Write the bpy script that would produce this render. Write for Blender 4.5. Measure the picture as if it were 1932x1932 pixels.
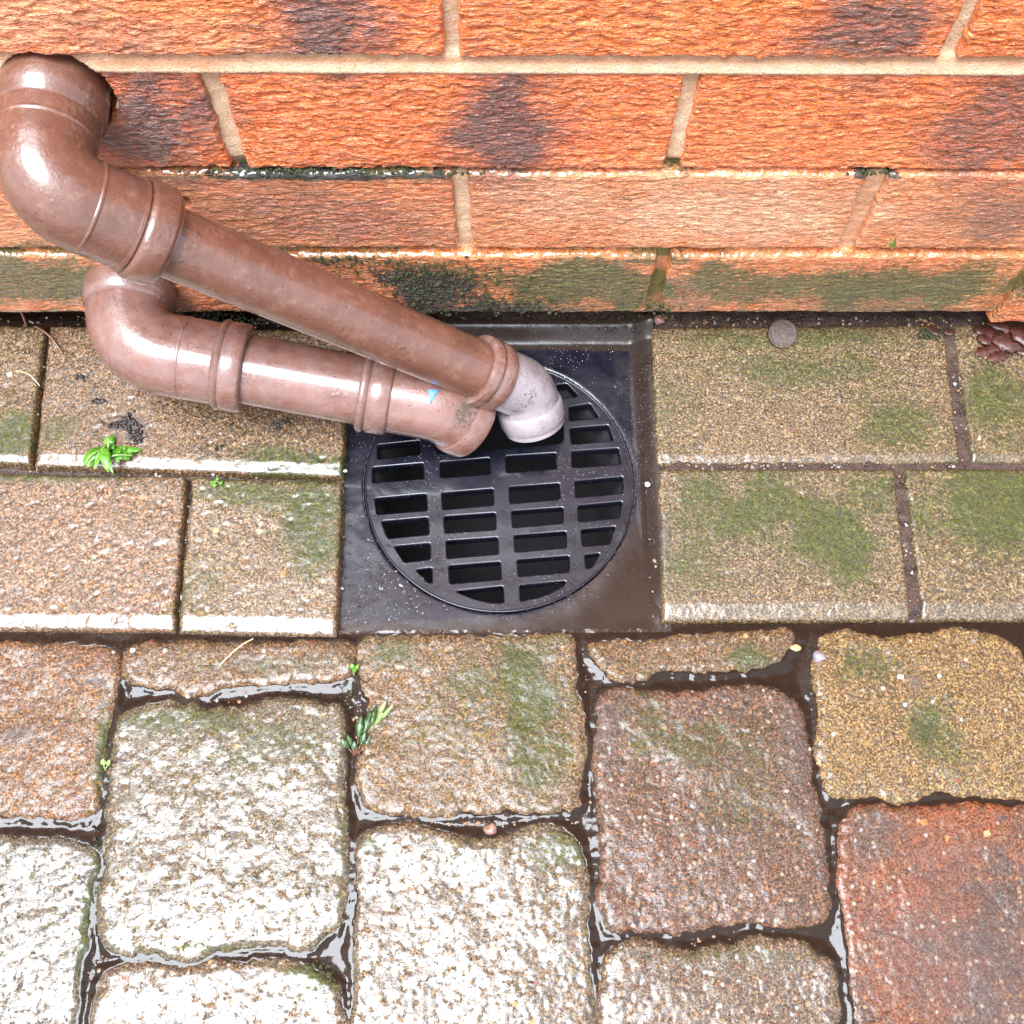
import bpy, bmesh, math, random
import numpy as np
from mathutils import Vector, Matrix
random.seed(7); np.random.seed(7)
scene = bpy.context.scene
for o in list(bpy.data.objects): bpy.data.objects.remove(o)

# ------------------------------------------------------------------ camera
F_PX, PITCH, YAW, ROLL, CAM_D, CAM_H = 1989.72, 0.3613, -0.0506, 0.0433, 0.362, 0.6235   # solved for a 1932 px wide picture
def rotz(v, a):
    c, s = math.cos(a), math.sin(a); return Vector((c*v[0]-s*v[1], s*v[0]+c*v[1], v[2]))
fw = rotz((0, math.sin(PITCH), -math.cos(PITCH)), YAW)
up = rotz((0, math.cos(PITCH), math.sin(PITCH)), YAW)
rt = rotz((1, 0, 0), YAW)
rt, up = math.cos(ROLL)*rt + math.sin(ROLL)*up, -math.sin(ROLL)*rt + math.cos(ROLL)*up
CAM = Vector((0, -CAM_D, CAM_H))
cd = bpy.data.cameras.new('camera'); cam = bpy.data.objects.new('camera', cd)
scene.collection.objects.link(cam)
M = Matrix((rt, up, -fw)).transposed().to_4x4(); M.translation = CAM
cam.matrix_world = M
cd.sensor_width = 36; cd.lens = 36*F_PX/1932; cd.clip_start = 0.01; cd.clip_end = 100
scene.camera = cam
scene.render.resolution_x = scene.render.resolution_y = 1024

# ------------------------------------------------------------------ world, sun, exposure
SUN_DIR = Vector((-0.23, -0.22, 0.945)).normalized()      # towards the bright patch of thin cloud
w = bpy.data.worlds.new('World'); scene.world = w; w.use_nodes = True
nt = w.node_tree; nt.nodes.clear()
wo = nt.nodes.new('ShaderNodeOutputWorld'); bg = nt.nodes.new('ShaderNodeBackground')
sky = nt.nodes.new('ShaderNodeTexSky'); sky.sky_type = 'NISHITA'; sky.sun_disc = False
sky.sun_elevation = math.asin(SUN_DIR.z); sky.sun_rotation = math.atan2(SUN_DIR.x, SUN_DIR.y)
sky.air_density = 1.0; sky.dust_density = 4.0
mix = nt.nodes.new('ShaderNodeMix'); mix.data_type = 'RGBA'; mix.inputs[0].default_value = 0.75
mix.inputs[7].default_value = (8.6, 8.9, 9.8, 1)          # pale overcast cloud over the sky
nt.links.new(sky.outputs[0], mix.inputs[6]); nt.links.new(mix.outputs[2], bg.inputs[0])
nt.links.new(bg.outputs[0], wo.inputs[0]); bg.inputs[1].default_value = 0.09
sd = bpy.data.lights.new('sun', 'SUN'); sd.energy = 4.2; sd.angle = math.radians(38); sd.color = (0.87, 0.93, 1.0)
so = bpy.data.objects.new('sun', sd); scene.collection.objects.link(so)
so.rotation_euler = SUN_DIR.to_track_quat('Z', 'Y').to_euler(); so.location = (-0.5, -1, 2)
scene.view_settings.view_transform = 'Standard'; scene.view_settings.look = 'None'
scene.view_settings.gamma = 1; scene.view_settings.use_curve_mapping = False
scene.view_settings.exposure = 1.7
scene.render.engine = 'CYCLES'
scene.cycles.max_bounces = 6; scene.cycles.diffuse_bounces = 3; scene.cycles.glossy_bounces = 3; scene.cycles.caustics_reflective = False; scene.cycles.caustics_refractive = False

# ------------------------------------------------------------------ helpers
def ray(u, v):
    return (fw*F_PX + rt*(u-966) - up*(v-966)).normalized()
def G(u, v, z=0.0):                      # point of the ground plane at height z seen at (u, v)
    d = ray(u, v); return CAM + d*((z-CAM.z)/d.z)
def Wl(u, v, y=0.0):                     # point of the wall plane
    d = ray(u, v); return CAM + d*((y-CAM.y)/d.y)
def at_x(u, v, x):
    d = ray(u, v); return CAM + d*((x-CAM.x)/d.x)

def link(o, parent=None):
    scene.collection.objects.link(o)
    if parent: o.parent = parent
    return o
def tag(o, label=None, cat=None, group=None, kind=None):
    for k, v in (('label', label), ('category', cat), ('group', group), ('kind', kind)):
        if v: o[k] = v
    return o
def empty(name, loc=(0, 0, 0)):
    o = bpy.data.objects.new(name, None); o.empty_display_size = 0.02; o.location = loc
    scene.collection.objects.link(o); return o
def mesh_obj(name, me, mat, parent=None, loc=None):
    """me is in world coordinates; its origin is moved to loc (default: centre of its base)"""
    n = len(me.vertices); co = np.empty(n*3); me.vertices.foreach_get('co', co); co = co.reshape(-1, 3)
    if loc is None: loc = (co[:, 0].mean(), co[:, 1].mean(), co[:, 2].min())
    co = co - np.array(loc); me.vertices.foreach_set('co', co.ravel())
    o = bpy.data.objects.new(name, me); me.name = name
    o.location = Vector(loc) - (parent.location if parent else Vector((0, 0, 0)))
    if mat: me.materials.append(mat)
    return link(o, parent)
def np_mesh(name, V, Fq, smooth=True):
    me = bpy.data.meshes.new(name)
    me.vertices.add(len(V)); me.vertices.foreach_set('co', np.asarray(V, float).ravel())
    Fq = np.asarray(Fq, np.int32); k = Fq.shape[1]
    me.loops.add(Fq.size); me.loops.foreach_set('vertex_index', Fq.ravel())
    me.polygons.add(len(Fq)); me.polygons.foreach_set('loop_start', np.arange(len(Fq), dtype=np.int32)*k)
    me.update(calc_edges=True)
    me.polygons.foreach_set('use_smooth', np.full(len(Fq), smooth)); me.update(); return me
def bm_mesh(bm, smooth=True):
    bmesh.ops.recalc_face_normals(bm, faces=bm.faces)
    me = bpy.data.meshes.new('m'); bm.to_mesh(me); bm.free()
    for p in me.polygons: p.use_smooth = smooth
    return me

# numpy noise
def _h(ix, iy, s):
    n = (ix.astype(np.int64)*374761393 + iy.astype(np.int64)*668265263 + s*144269504) & 0xffffffff
    n = ((n ^ (n >> 13))*1274126177) & 0xffffffff
    n = ((n ^ (n >> 16))*2246822519) & 0xffffffff
    return ((n ^ (n >> 15)) & 0xffff)/65535.0
def vn(x, y, s=0):
    x = np.asarray(x, float); y = np.asarray(y, float)
    ix, iy = np.floor(x), np.floor(y); fx, fy = x-ix, y-iy
    fx = fx*fx*fx*(fx*(fx*6-15)+10); fy = fy*fy*fy*(fy*(fy*6-15)+10)
    ix = ix.astype(np.int64); iy = iy.astype(np.int64)
    a, b, c, d = _h(ix, iy, s), _h(ix+1, iy, s), _h(ix, iy+1, s), _h(ix+1, iy+1, s)
    return ((a*(1-fx)+b*fx)*(1-fy) + (c*(1-fx)+d*fx)*fy)*2-1
def fbm(x, y, s=0, o=4, g=.5):
    t = 0; a = 1; n = 0
    for i in range(o):
        t = t + a*vn(x*2**i+i*17.3, y*2**i-i*9.7, s+i); n += a; a *= g
    return t/n
def sstep(a, b, x):
    t = np.clip((x-a)/(b-a), 0, 1); return t*t*(3-2*t)

def sdf(P, X, Y):                        # positive inside
    P = np.asarray(P); n = len(P); d = np.full(X.shape, 1e9); ins = np.zeros(X.shape, bool)
    for i in range(n):
        ax, ay = P[i]; bx, by = P[(i+1) % n]; ex, ey = bx-ax, by-ay
        t = np.clip(((X-ax)*ex+(Y-ay)*ey)/(ex*ex+ey*ey+1e-15), 0, 1)
        d = np.minimum(d, (X-ax-t*ex)**2+(Y-ay-t*ey)**2)
        c = (ay > Y) != (by > Y)
        ins ^= c & (X < (bx-ax)*(Y-ay)/((by-ay) if by != ay else 1e-12)+ax)
    d = np.sqrt(d); return np.where(ins, d, -d)
def chaikin(P, n=2, k=.25):
    P = [tuple(p) for p in P]
    for _ in range(n):
        Q = []
        for i in range(len(P)):
            a, b = P[i], P[(i+1) % len(P)]
            Q += [(a[0]*(1-k)+b[0]*k, a[1]*(1-k)+b[1]*k), (a[0]*k+b[0]*(1-k), a[1]*k+b[1]*(1-k))]
        P = Q
    return P

def height_piece(name, poly, frame, res, hfun, mat, parent, margin=.0035, attrs=None, edge_noise=None):
    """one brick / paving block: dense relief over its outline. frame 'ground': (x, y) up +z; 'wall': (x, z) out -y."""
    P = np.asarray(poly); lo, hi = P.min(0)-margin-res*2, P.max(0)+margin+res*2
    nx, ny = int((hi[0]-lo[0])/res)+1, int((hi[1]-lo[1])/res)+1
    X, Y = np.meshgrid(lo[0]+np.arange(nx)*res, lo[1]+np.arange(ny)*res)
    d = sdf(P, X, Y)
    if edge_noise is not None: d = d + edge_noise(X, Y)
    H = hfun(X, Y, d)
    keep = d > -margin
    cell = keep[:-1, :-1] | keep[1:, :-1] | keep[:-1, 1:] | keep[1:, 1:]
    used = np.zeros(X.shape, bool)
    used[:-1, :-1] |= cell; used[1:, :-1] |= cell; used[:-1, 1:] |= cell; used[1:, 1:] |= cell
    idx = np.full(X.shape, -1); idx[used] = np.arange(used.sum())
    V = np.stack([X[used], Y[used], H[used]], 1) if frame == 'ground' else np.stack([X[used], -H[used], Y[used]], 1)
    j, i = np.nonzero(cell)
    Fq = np.stack([idx[j, i], idx[j, i+1], idx[j+1, i+1], idx[j+1, i]], 1)
    me = np_mesh(name, V, Fq)
    for k, f in (attrs or {}).items():
        a = me.attributes.new(k, 'FLOAT', 'POINT'); a.data.foreach_set('value', f(X[used], Y[used]).astype(np.float32))
    return mesh_obj(name, me, mat, parent)

def blobs(lst, frame, s=0, z=0.0):
    """stain mask out of (u, v, ru, rv, strength) ellipses given in picture units, laid on the surface itself"""
    L = []
    for (u, v, ru, rv, st) in lst:
        f = (lambda a, b: G(a, b, z)) if frame == 'ground' else (lambda a, b: Wl(a, b))
        k = (lambda p: (p.x, p.y)) if frame == 'ground' else (lambda p: (p.x, p.z))
        c = k(f(u, v)); rx = abs(k(f(u+ru, v))[0]-c[0]); ry = abs(k(f(u, v+rv))[1]-c[1])
        L.append((c, rx, ry, st))
    def fn(X, Y):
        wx = fbm(X*45, Y*45, 91+s, 4)*.6; wy = fbm(X*45+50, Y*45, 31+s, 4)*.6
        t = np.zeros_like(X)
        for (c, rx, ry, st) in L:
            t = np.maximum(t, st*np.exp(-np.maximum(((X-c[0])/rx+wx)**2+((Y-c[1])/ry+wy)**2-.25, 0)*1.1))
        return np.clip(t, 0, 1)
    return fn

# ------------------------------------------------------------------ materials
class NB:
    def __init__(self, name):
        self.m = bpy.data.materials.new(name); self.m.use_nodes = True; self.t = self.m.node_tree
        self.t.nodes.clear(); self.out = self.t.nodes.new('ShaderNodeOutputMaterial')
        self.bs = self.t.nodes.new('ShaderNodeBsdfPrincipled'); self.l(self.bs.outputs[0], self.out.inputs[0])
        self.pos = self.t.nodes.new('ShaderNodeNewGeometry').outputs['Position']
    def l(self, a, b): self.t.links.new(a, b)
    def set(self, sock, v):
        if hasattr(v, 'links') or isinstance(v, bpy.types.NodeSocket): self.l(v, sock)
        else: sock.default_value = v
    def vec(self, scale=(1, 1, 1), loc=(0, 0, 0), src=None):
        n = self.t.nodes.new('ShaderNodeMapping'); self.l(src or self.pos, n.inputs[0])
        n.inputs['Scale'].default_value = scale; n.inputs['Location'].default_value = loc; return n.outputs[0]
    def noise(self, scale, detail=4, rough=.55, dist=0, vec=None, seed=0, out=0):
        n = self.t.nodes.new('ShaderNodeTexNoise'); self.l(vec or self.vec(loc=(seed*1.37, seed*.71, seed*.33)), n.inputs['Vector'])
        n.inputs['Scale'].default_value = scale; n.inputs['Detail'].default_value = detail
        n.inputs['Roughness'].default_value = rough; n.inputs['Distortion'].default_value = dist; return n.outputs[out]
    def voro(self, scale, feature='F1', vec=None, seed=0, out='Distance', rnd=1):
        n = self.t.nodes.new('ShaderNodeTexVoronoi'); n.feature = feature
        self.l(vec or self.vec(loc=(seed*1.37, seed*.71, seed*.33)), n.inputs['Vector']); n.inputs['Scale'].default_value = scale
        n.inputs['Randomness'].default_value = rnd
        return n.outputs[out]
    def ramp(self, f, stops, interp='LINEAR'):
        n = self.t.nodes.new('ShaderNodeValToRGB'); self.l(f, n.inputs[0]); cr = n.color_ramp; cr.interpolation = interp
        while len(cr.elements) < len(stops): cr.elements.new(.5)
        for e, (p, c) in zip(cr.elements, stops):
            e.position = p; e.color = (c, c, c, 1) if not hasattr(c, '__len__') else (*c, 1)
        return n.outputs[0]
    def mix(self, f, a, b, mode='MIX'):
        n = self.t.nodes.new('ShaderNodeMix'); n.data_type = 'RGBA'; n.blend_type = mode
        self.set(n.inputs[0], f)
        for s, v in ((n.inputs[6], a), (n.inputs[7], b)):
            self.set(s, (*v, 1) if isinstance(v, tuple) and len(v) == 3 else v)
        return n.outputs[2]
    def math(self, op, a, b=0.0, c=None, clamp=False):
        n = self.t.nodes.new('ShaderNodeMath'); n.operation = op; n.use_clamp = clamp
        self.set(n.inputs[0], a); self.set(n.inputs[1], b)
        if c is not None: self.set(n.inputs[2], c)
        return n.outputs[0]
    def attr(self, name):
        n = self.t.nodes.new('ShaderNodeAttribute'); n.attribute_name = name; return n.outputs['Fac']
    def bump(self, h, dist, strength=1, normal=None):
        n = self.t.nodes.new('ShaderNodeBump'); self.l(h, n.inputs['Height']); n.inputs['Distance'].default_value = dist
        n.inputs['Strength'].default_value = strength
        if normal: self.l(normal, n.inputs['Normal'])
        return n.outputs[0]
    def P(self, **k):
        for a, v in k.items():
            s = self.bs.inputs[a.replace('_', ' ')]
            self.set(s, (*v, 1) if isinstance(v, tuple) and len(v) == 3 else v)

def stone_mat(name, c1, c2, c3, seed, speck=.5, peb=.75, rough=(.12, .45), film=.5, bump=1.0, K=.30, cb=.0008, sat=(1.06, .90, .68), cr=.10):
    """wet concrete sett: sandy matrix, coloured aggregate, moss from the mesh's own mask, water film"""
    b = NB(name); c1, c2, c3 = [tuple(x*K for x in c) for c in (c1, c2, c3)]
    big = b.noise(14, 4, .6, seed=seed); fine = b.noise(700, 3, .8, seed=seed+3)
    mid = b.noise(110, 4, .7, seed=seed+5)
    c1, c2, c3 = [(x[0]*sat[0], x[1]*sat[1], x[2]*sat[2]) for x in (c1, c2, c3)]
    col = b.mix(b.ramp(big, [(.42, 0), (.58, 1)]), c1, c2)
    col = b.mix(b.ramp(mid, [(.45, 0), (.68, 1)]), col, c3)
    col = b.mix(b.ramp(fine, [(.40, 1), (.55, 0)]), col, tuple(x*.16 for x in c1))
    col = b.mix(b.ramp(fine, [(.53, 0), (.68, .9)]), col, tuple(min(.75, x*2.6+.03) for x in c2))
    # coloured grit
    vc = b.voro(330, out='Color', seed=seed+9); sep = b.t.nodes.new('ShaderNodeSeparateColor'); b.l(vc, sep.inputs[0])
    vd = b.voro(330, seed=seed+9)
    grit = b.ramp(sep.outputs[1], [(0, (.22, .12, .05)), (.3, (.04, .03, .025)), (.5, (.30, .22, .14)), (.75, (.14, .04, .02)), (.9, (.36, .34, .30))], 'CONSTANT')
    gm = b.math('MULTIPLY', b.ramp(sep.outputs[0], [(.70, 0), (.74, speck)]), b.ramp(vd, [(.3, 1), (.45, 0)]))
    col = b.mix(gm, col, grit)
    # bigger pebbles set in the face
    vc2 = b.voro(115, out='Color', seed=seed+21); sp2 = b.t.nodes.new('ShaderNodeSeparateColor'); b.l(vc2, sp2.inputs[0])
    vd2 = b.math('ADD', b.voro(115, seed=seed+21), b.math('ADD', b.math('MULTIPLY', b.noise(300, 2, seed=seed), .5), b.math('MULTIPLY', sp2.outputs[2], .22)))
    pm = b.math('MULTIPLY', b.ramp(sp2.outputs[0], [(peb, 0), (peb+.02, 1)]), b.ramp(vd2, [(.46, 1), (.50, 0)]))
    pcol = b.ramp(sp2.outputs[1], [(0, (.46, .42, .36)), (.25, (.38, .17, .04)), (.42, (.05, .035, .035)), (.6, (.42, .28, .12)), (.75, (.16, .04, .02)), (.9, (.5, .49, .47))], 'CONSTANT')
    col = b.mix(pm, col, pcol)
    # dark pits
    pit = b.ramp(b.voro(170, seed=seed+33), [(.05, 1), (.16, 0)])
    pitm = b.math('MULTIPLY', pit, b.ramp(b.noise(40, 3, seed=seed+2), [(.48, 0), (.56, 1)]))
    col = b.mix(b.math('MULTIPLY', pitm, .8), col, (.05, .035, .03))
    moss = b.attr('moss'); mn = b.noise(300, 4, .8, seed=seed+11)
    mossm = b.ramp(b.math('ADD', moss, b.math('MULTIPLY', b.math('SUBTRACT', mn, .5), 2.6)), [(.12, 0), (.82, .95)])
    mcol = b.mix(b.ramp(fine, [(.38, 0), (.62, 1)]), (.010, .017, .001), (.066, .076, .004))
    col = b.mix(mossm, col, mcol)
    dk = b.attr('dark'); col = b.mix(b.math('MULTIPLY', dk, .8), col, (.06, .045, .045))
    filmn = b.math('MAXIMUM', b.ramp(b.noise(190, 4, .75, seed=seed+7), [(.40, 0), (.49, 1)]), b.attr('wet'))
    col = b.mix(b.math('MULTIPLY', filmn, .55), col, b.mix(1.0, col, (.45, .42, .40), 'MULTIPLY'))
    r = b.mix(filmn, (rough[1],)*3, (rough[0],)*3); r = b.mix(mossm, r, (.55,)*3)
    h = b.math('ADD', b.math('MULTIPLY', fine, .5), b.math('MULTIPLY', mid, 1.0))
    n = b.bump(h, .0022*bump, 1)
    hc = b.noise(480, 3, .7, .4, vec=b.vec((1, 1.4, 1), loc=(seed, 0, 0)))
    nc = b.bump(hc, cb, 1)
    b.P(Base_Color=col, Roughness=r, Normal=n, Coat_Weight=b.math('MULTIPLY', filmn, film), Coat_Roughness=cr, Coat_IOR=1.45)
    b.l(nc, b.bs.inputs['Coat Normal']); b.P(Specular_IOR_Level=.35)
    return b.m

def brick_mat(name, c1, c2, seed, pale=.25, dk=(.105, .052, .046)):
    b = NB(name)
    st = b.vec((.8, 1, 3.6), loc=(seed*.37, 0, seed*.11))
    streak = b.noise(190, 3, .7, .5, vec=st); fine = b.noise(850, 4, .7, seed=seed)
    big = b.noise(24, 3, .6, seed=seed+2)
    col = b.mix(b.ramp(big, [(.35, 0), (.65, 1)]), c1, c2)
    col = b.mix(b.ramp(streak, [(.34, .7), (.45, 0)]), col, tuple(x*.38 for x in c1))
    col = b.mix(b.ramp(streak, [(.56, 0), (.72, pale)]), col, (.80, .50, .28))  # pale ridge tops: wet highlight put into the colour
    col = b.mix(b.ramp(streak, [(.44, 0), (.455, .6), (.47, 0)]), col, (.14, .03, .010))
    col = b.mix(b.ramp(streak, [(.515, 0), (.53, .7), (.55, 0)]), col, (.80, .58, .38))  # thin bright ridge lips, a highlight painted into the colour
    col = b.mix(b.ramp(fine, [(.60, 0), (.75, .45)]), col, (.75, .5, .3))
    col = b.mix(b.ramp(fine, [(.26, .4), (.36, 0)]), col, (.12, .03, .02))
    col = b.mix(b.math('MULTIPLY', b.attr('pale'), b.ramp(b.noise(160, 4, .7, seed=seed+8), [(.35, .3), (.6, 1)])), col, (.72, .46, .30))
    dark = b.attr('dark'); dm = b.ramp(b.math('ADD', dark, b.math('MULTIPLY', b.math('SUBTRACT', streak, .5), 1.6)), [(.1, 0), (1.0, .95)])
    col = b.mix(dm, col, dk)
    moss = b.attr('moss'); mn = b.noise(380, 4, .8, seed=seed+11)
    mm = b.ramp(b.math('ADD', moss, b.math('MULTIPLY', b.math('SUBTRACT', mn, .5), 2.6)), [(.25, 0), (.9, .9)])
    mcol = b.mix(b.ramp(b.noise(900, 3, .7, seed=seed), [(.35, 0), (.65, 1)]), (.012, .022, .003), (.080, .105, .018))
    col = b.mix(mm, col, mcol)
    bl = b.attr('black'); bn = b.ramp(b.math('ADD', bl, b.math('MULTIPLY', b.math('SUBTRACT', b.noise(380, 4, .7, seed=seed+4), .5), 1.7)), [(.45, 0), (.65, .95)])
    col = b.mix(bn, col, (.018, .018, .012))
    h = b.math('ADD', b.math('MULTIPLY', streak, 2.2), b.math('MULTIPLY', fine, .12))
    r = b.mix(mm, b.ramp(b.noise(60, 3, seed=seed+6), [(.4, .42), (.65, .24)]), (.55,)*3)
    b.P(Base_Color=col, Roughness=r, Normal=b.bump(h, .0020, 1), Specular_IOR_Level=.5, Coat_Weight=.8, Coat_Roughness=.12)
    return b.m

def mortar_mat(name='mortar'):
    b = NB(name)
    fine = b.noise(800, 5, .75); mid = b.noise(110, 4, .6)
    col = b.mix(b.ramp(mid, [(.4, 0), (.6, 1)]), (.78, .55, .36), (.72, .46, .27))
    col = b.mix(b.ramp(fine, [(.34, .7), (.46, 0)]), col, (.26, .16, .09))
    col = b.mix(b.ramp(fine, [(.58, 0), (.7, .7)]), col, (.72, .62, .48))
    or_ = b.attr('dark'); col = b.mix(b.math('MULTIPLY', or_, .85), col, (.50, .12, .03))
    bl = b.attr('black'); bn = b.ramp(b.math('ADD', bl, b.math('MULTIPLY', b.math('SUBTRACT', b.noise(300, 4, .7), .5), 1.2)), [(.35, 0), (.6, .95)])
    col = b.mix(bn, col, (.02, .02, .012))
    moss = b.attr('moss'); mm = b.ramp(b.math('ADD', moss, b.math('MULTIPLY', b.math('SUBTRACT', b.noise(400, 4, .7, seed=4), .5), 1.2)), [(.35, 0), (.7, .85)])
    col = b.mix(mm, col, (.09, .11, .02))
    b.P(Base_Color=col, Roughness=.5, Normal=b.bump(b.math('ADD', fine, mid), .0018))
    return b.m

def pipe_mat(name, c1, c2, worn=0.0, seed=0):
    b = NB(name)
    big = b.noise(28, 5, .65, .3, seed=seed); fine = b.noise(600, 4, .7, seed=seed+1); mid = b.noise(120, 5, .7, seed=seed+3)
    col = b.mix(b.ramp(big, [(.35, 0), (.65, 1)]), c1, c2)
    col = b.mix(b.ramp(mid, [(.52, 0), (.74, .4)]), col, (.24, .14, .10))           # chalky limescale
    col = b.mix(b.ramp(b.noise(45, 4, .7, seed=seed+5), [(.50, 0), (.72, .45 if worn < .5 else .85)]), col, tuple(x*.5 for x in c1))
    if worn: 
        wm = b.ramp(b.noise(70, 5, .7, .5, seed=seed+8), [(.42-worn*.25, 0), (.62-worn*.2, worn)])
        col = b.mix(wm, col, (.26, .22, .23))
    # dark grit stuck to the pipe
    g = b.math('MULTIPLY', b.ramp(b.voro(240, seed=seed+2), [(.10, 1), (.17, 0)]), b.ramp(b.noise(30, 3, seed=seed+4), [(.52, 0), (.58, 1)]))
    col = b.mix(b.math('MULTIPLY', g, .9), col, (.03, .02, .02))
    moss = b.attr('moss')
    mm = b.ramp(b.math('ADD', moss, b.math('MULTIPLY', b.math('SUBTRACT', b.noise(330, 4, .8), .5), 2.2)), [(.5, 0), (.9, .9)])
    col = b.mix(mm, col, (.035, .055, .006))
    # scratches
    sc = b.noise(60, 2, .5, 0, vec=b.vec((2.5, 14, 14), loc=(seed, 0, 0))); scm = b.ramp(sc, [(.695, 0), (.70, .35), (.705, 0)])
    col = b.mix(scm, col, (.6, .45, .38))
    beads = b.ramp(b.voro(300, 'SMOOTH_F1', seed=seed+7), [(.10, 1), (.42, 0)])
    bm_ = b.math('MULTIPLY', beads, b.ramp(b.noise(38, 3, .6, seed=seed+9), [(.50, 0), (.66, 1)]))
    h = b.math('ADD', b.math('MULTIPLY', bm_, .42), b.math('MULTIPLY', fine, .26)); h = b.math('ADD', h, b.math('MULTIPLY', mm, .8))
    r = b.ramp(mid, [(.35, .22), (.65, .40)])
    b.P(Base_Color=col, Roughness=r, Normal=b.bump(h, .0010), Specular_IOR_Level=.4, Coat_Weight=.8, Coat_Roughness=.13, Coat_IOR=1.5)
    return b.m

def plastic_mat():
    b = NB('gully_plastic')
    mid = b.noise(35, 5, .65, .4); fine = b.noise(900, 4, .7)
    col = b.mix(b.ramp(mid, [(.4, 0), (.65, 1)]), (.003, .003, .007), (.006, .0055, .011))
    silt = b.attr('silt'); sm = b.ramp(b.math('ADD', silt, b.math('MULTIPLY', b.math('SUBTRACT', b.noise(90, 5, .7), .5), .8)), [(.3, 0), (.8, .9)])
    col = b.mix(sm, col, b.mix(b.ramp(fine, [(.4, 0), (.6, 1)]), (.013, .008, .006), (.030, .019, .014)))
    sp = b.math('MULTIPLY', b.ramp(b.voro(420), [(.10, 1), (.20, 0)]), b.ramp(b.noise(25, 3), [(.50, 0), (.60, 1)]))
    col = b.mix(b.math('MULTIPLY', sp, .6), col, (.35, .30, .28))
    b.P(Base_Color=col, Roughness=b.ramp(mid, [(.35, .22), (.7, .42)]), Specular_IOR_Level=.30, Coat_Weight=b.math('MULTIPLY', b.math('SUBTRACT', 1.0, sm), .4), Coat_Roughness=.08,
        Normal=b.bump(b.math('ADD', b.math('MULTIPLY', sp, .6), b.math('ADD', mid, b.math('MULTIPLY', fine, .15))), .0007))
    return b.m

def water_mat(name, tint, body, opac, fade=False):
    b = NB(name); t = b.t; t.nodes.remove(b.bs)
    tr = t.nodes.new('ShaderNodeBsdfTransparent'); tr.inputs[0].default_value = (*tint, 1)
    df = t.nodes.new('ShaderNodeBsdfDiffuse'); df.inputs[0].default_value = (*body, 1)
    m1 = t.nodes.new('ShaderNodeMixShader'); m1.inputs[0].default_value = opac
    if fade: b.l(b.math('MULTIPLY', b.attr('depth'), opac), m1.inputs[0]); b.l(b.mix(b.attr('depth'), (1.0, 1.0, 1.0), tint), tr.inputs[0])
    b.l(tr.outputs[0], m1.inputs[1]); b.l(df.outputs[0], m1.inputs[2])
    gl = t.nodes.new('ShaderNodeBsdfGlossy'); gl.inputs['Roughness'].default_value = .08
    fr = t.nodes.new('ShaderNodeFresnel'); fr.inputs[0].default_value = 1.33
    n = b.bump(b.noise(35, 2, .5), .0010); b.l(n, gl.inputs['Normal'])
    m2 = t.nodes.new('ShaderNodeMixShader'); b.l(fr.outputs[0], m2.inputs[0])
    b.l(m1.outputs[0], m2.inputs[1]); b.l(gl.outputs[0], m2.inputs[2]); b.l(m2.outputs[0], b.out.inputs[0])
    return b.m

def simple_mat(name, c1, c2, scale=300, rough=.4, bump=.0005, seed=0):
    b = NB(name); n = b.noise(scale, 4, .65, seed=seed)
    b.P(Base_Color=b.mix(b.ramp(n, [(.35, 0), (.65, 1)]), c1, c2), Roughness=rough, Normal=b.bump(n, bump)); return b.m

MORTAR = mortar_mat(); PLASTIC = plastic_mat()
MUD = NB('mud'); _n = MUD.noise(140, 5, .65); _f = MUD.noise(700, 4, .7)
_c = MUD.mix(MUD.ramp(_n, [(.35, 0), (.65, 1)]), (.022, .010, .007), (.065, .036, .024))
_c = MUD.mix(MUD.ramp(_f, [(.58, 0), (.7, .6)]), _c, (.15, .11, .08))
MUD.P(Base_Color=_c, Roughness=MUD.ramp(_n, [(.4, .12), (.6, .4)]), Normal=MUD.bump(MUD.math('ADD', _n, _f), .002), Coat_Weight=.5, Coat_Roughness=.1); MUD = MUD.m
THIN = water_mat('thin_muddy_water', (.50, .40, .32), (.034, .022, .016), .8, True)
WATER = water_mat('muddy_water', (.38, .26, .18), (.024, .015, .010), .5)
DROP = water_mat('droplet_water', (.9, .9, .92), (.1, .1, .1), 0.0)

# ------------------------------------------------------------------ brick wall
wall = tag(empty('brick_wall', (0, 0, 0)), 'wet orange red brick house wall with pale mortar, green moss along its lowest course', 'wall')
HOLE = Wl(100, 168); HOLE2 = Wl(338, 378)
DEPTH = {'A': .0024, 'B': .0010, 'C': .0022, 'D': .0034}
zA0 = Wl(1000, 107, -.0024).z; zB1 = Wl(1000, 137, -.0005).z; zB0 = Wl(1000, 318, -.001).z; zC1 = Wl(1000, 332, -.0025).z
zC0 = Wl(1000, 470, -.003).z; zD1 = Wl(1000, 486, -.004).z; zD0 = Wl(1000, 609, -.0034).z; zDL = Wl(60, 588, -.0034).z
CO = {'A': (zA0+.066, zA0), 'B': (zB1, zB0), 'C': (zC1, zC0), 'D': (zD1, zD0)}
def pj(a, b, c, d, v0, v1): return [Wl(a, v0).x, Wl(b, v0).x, Wl(c, v1).x, Wl(d, v1).x]
PJ = {'A': [pj(832, 866, 838, 870, 0, 105), pj(1815, 1850, 1768, 1800, 0, 105)],
      'B': [pj(372, 408, 432, 465, 125, 302), pj(1291, 1321, 1251, 1281, 147, 317)],
      'C': [pj(853, 885, 865, 890, 343, 465), pj(1627, 1668, 1578, 1612, 343, 465)],
      'D': [pj(1236, 1262, 1216, 1244, 489, 580), pj(1926, 1958, 1861, 1886, 500, 575)]}
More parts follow.
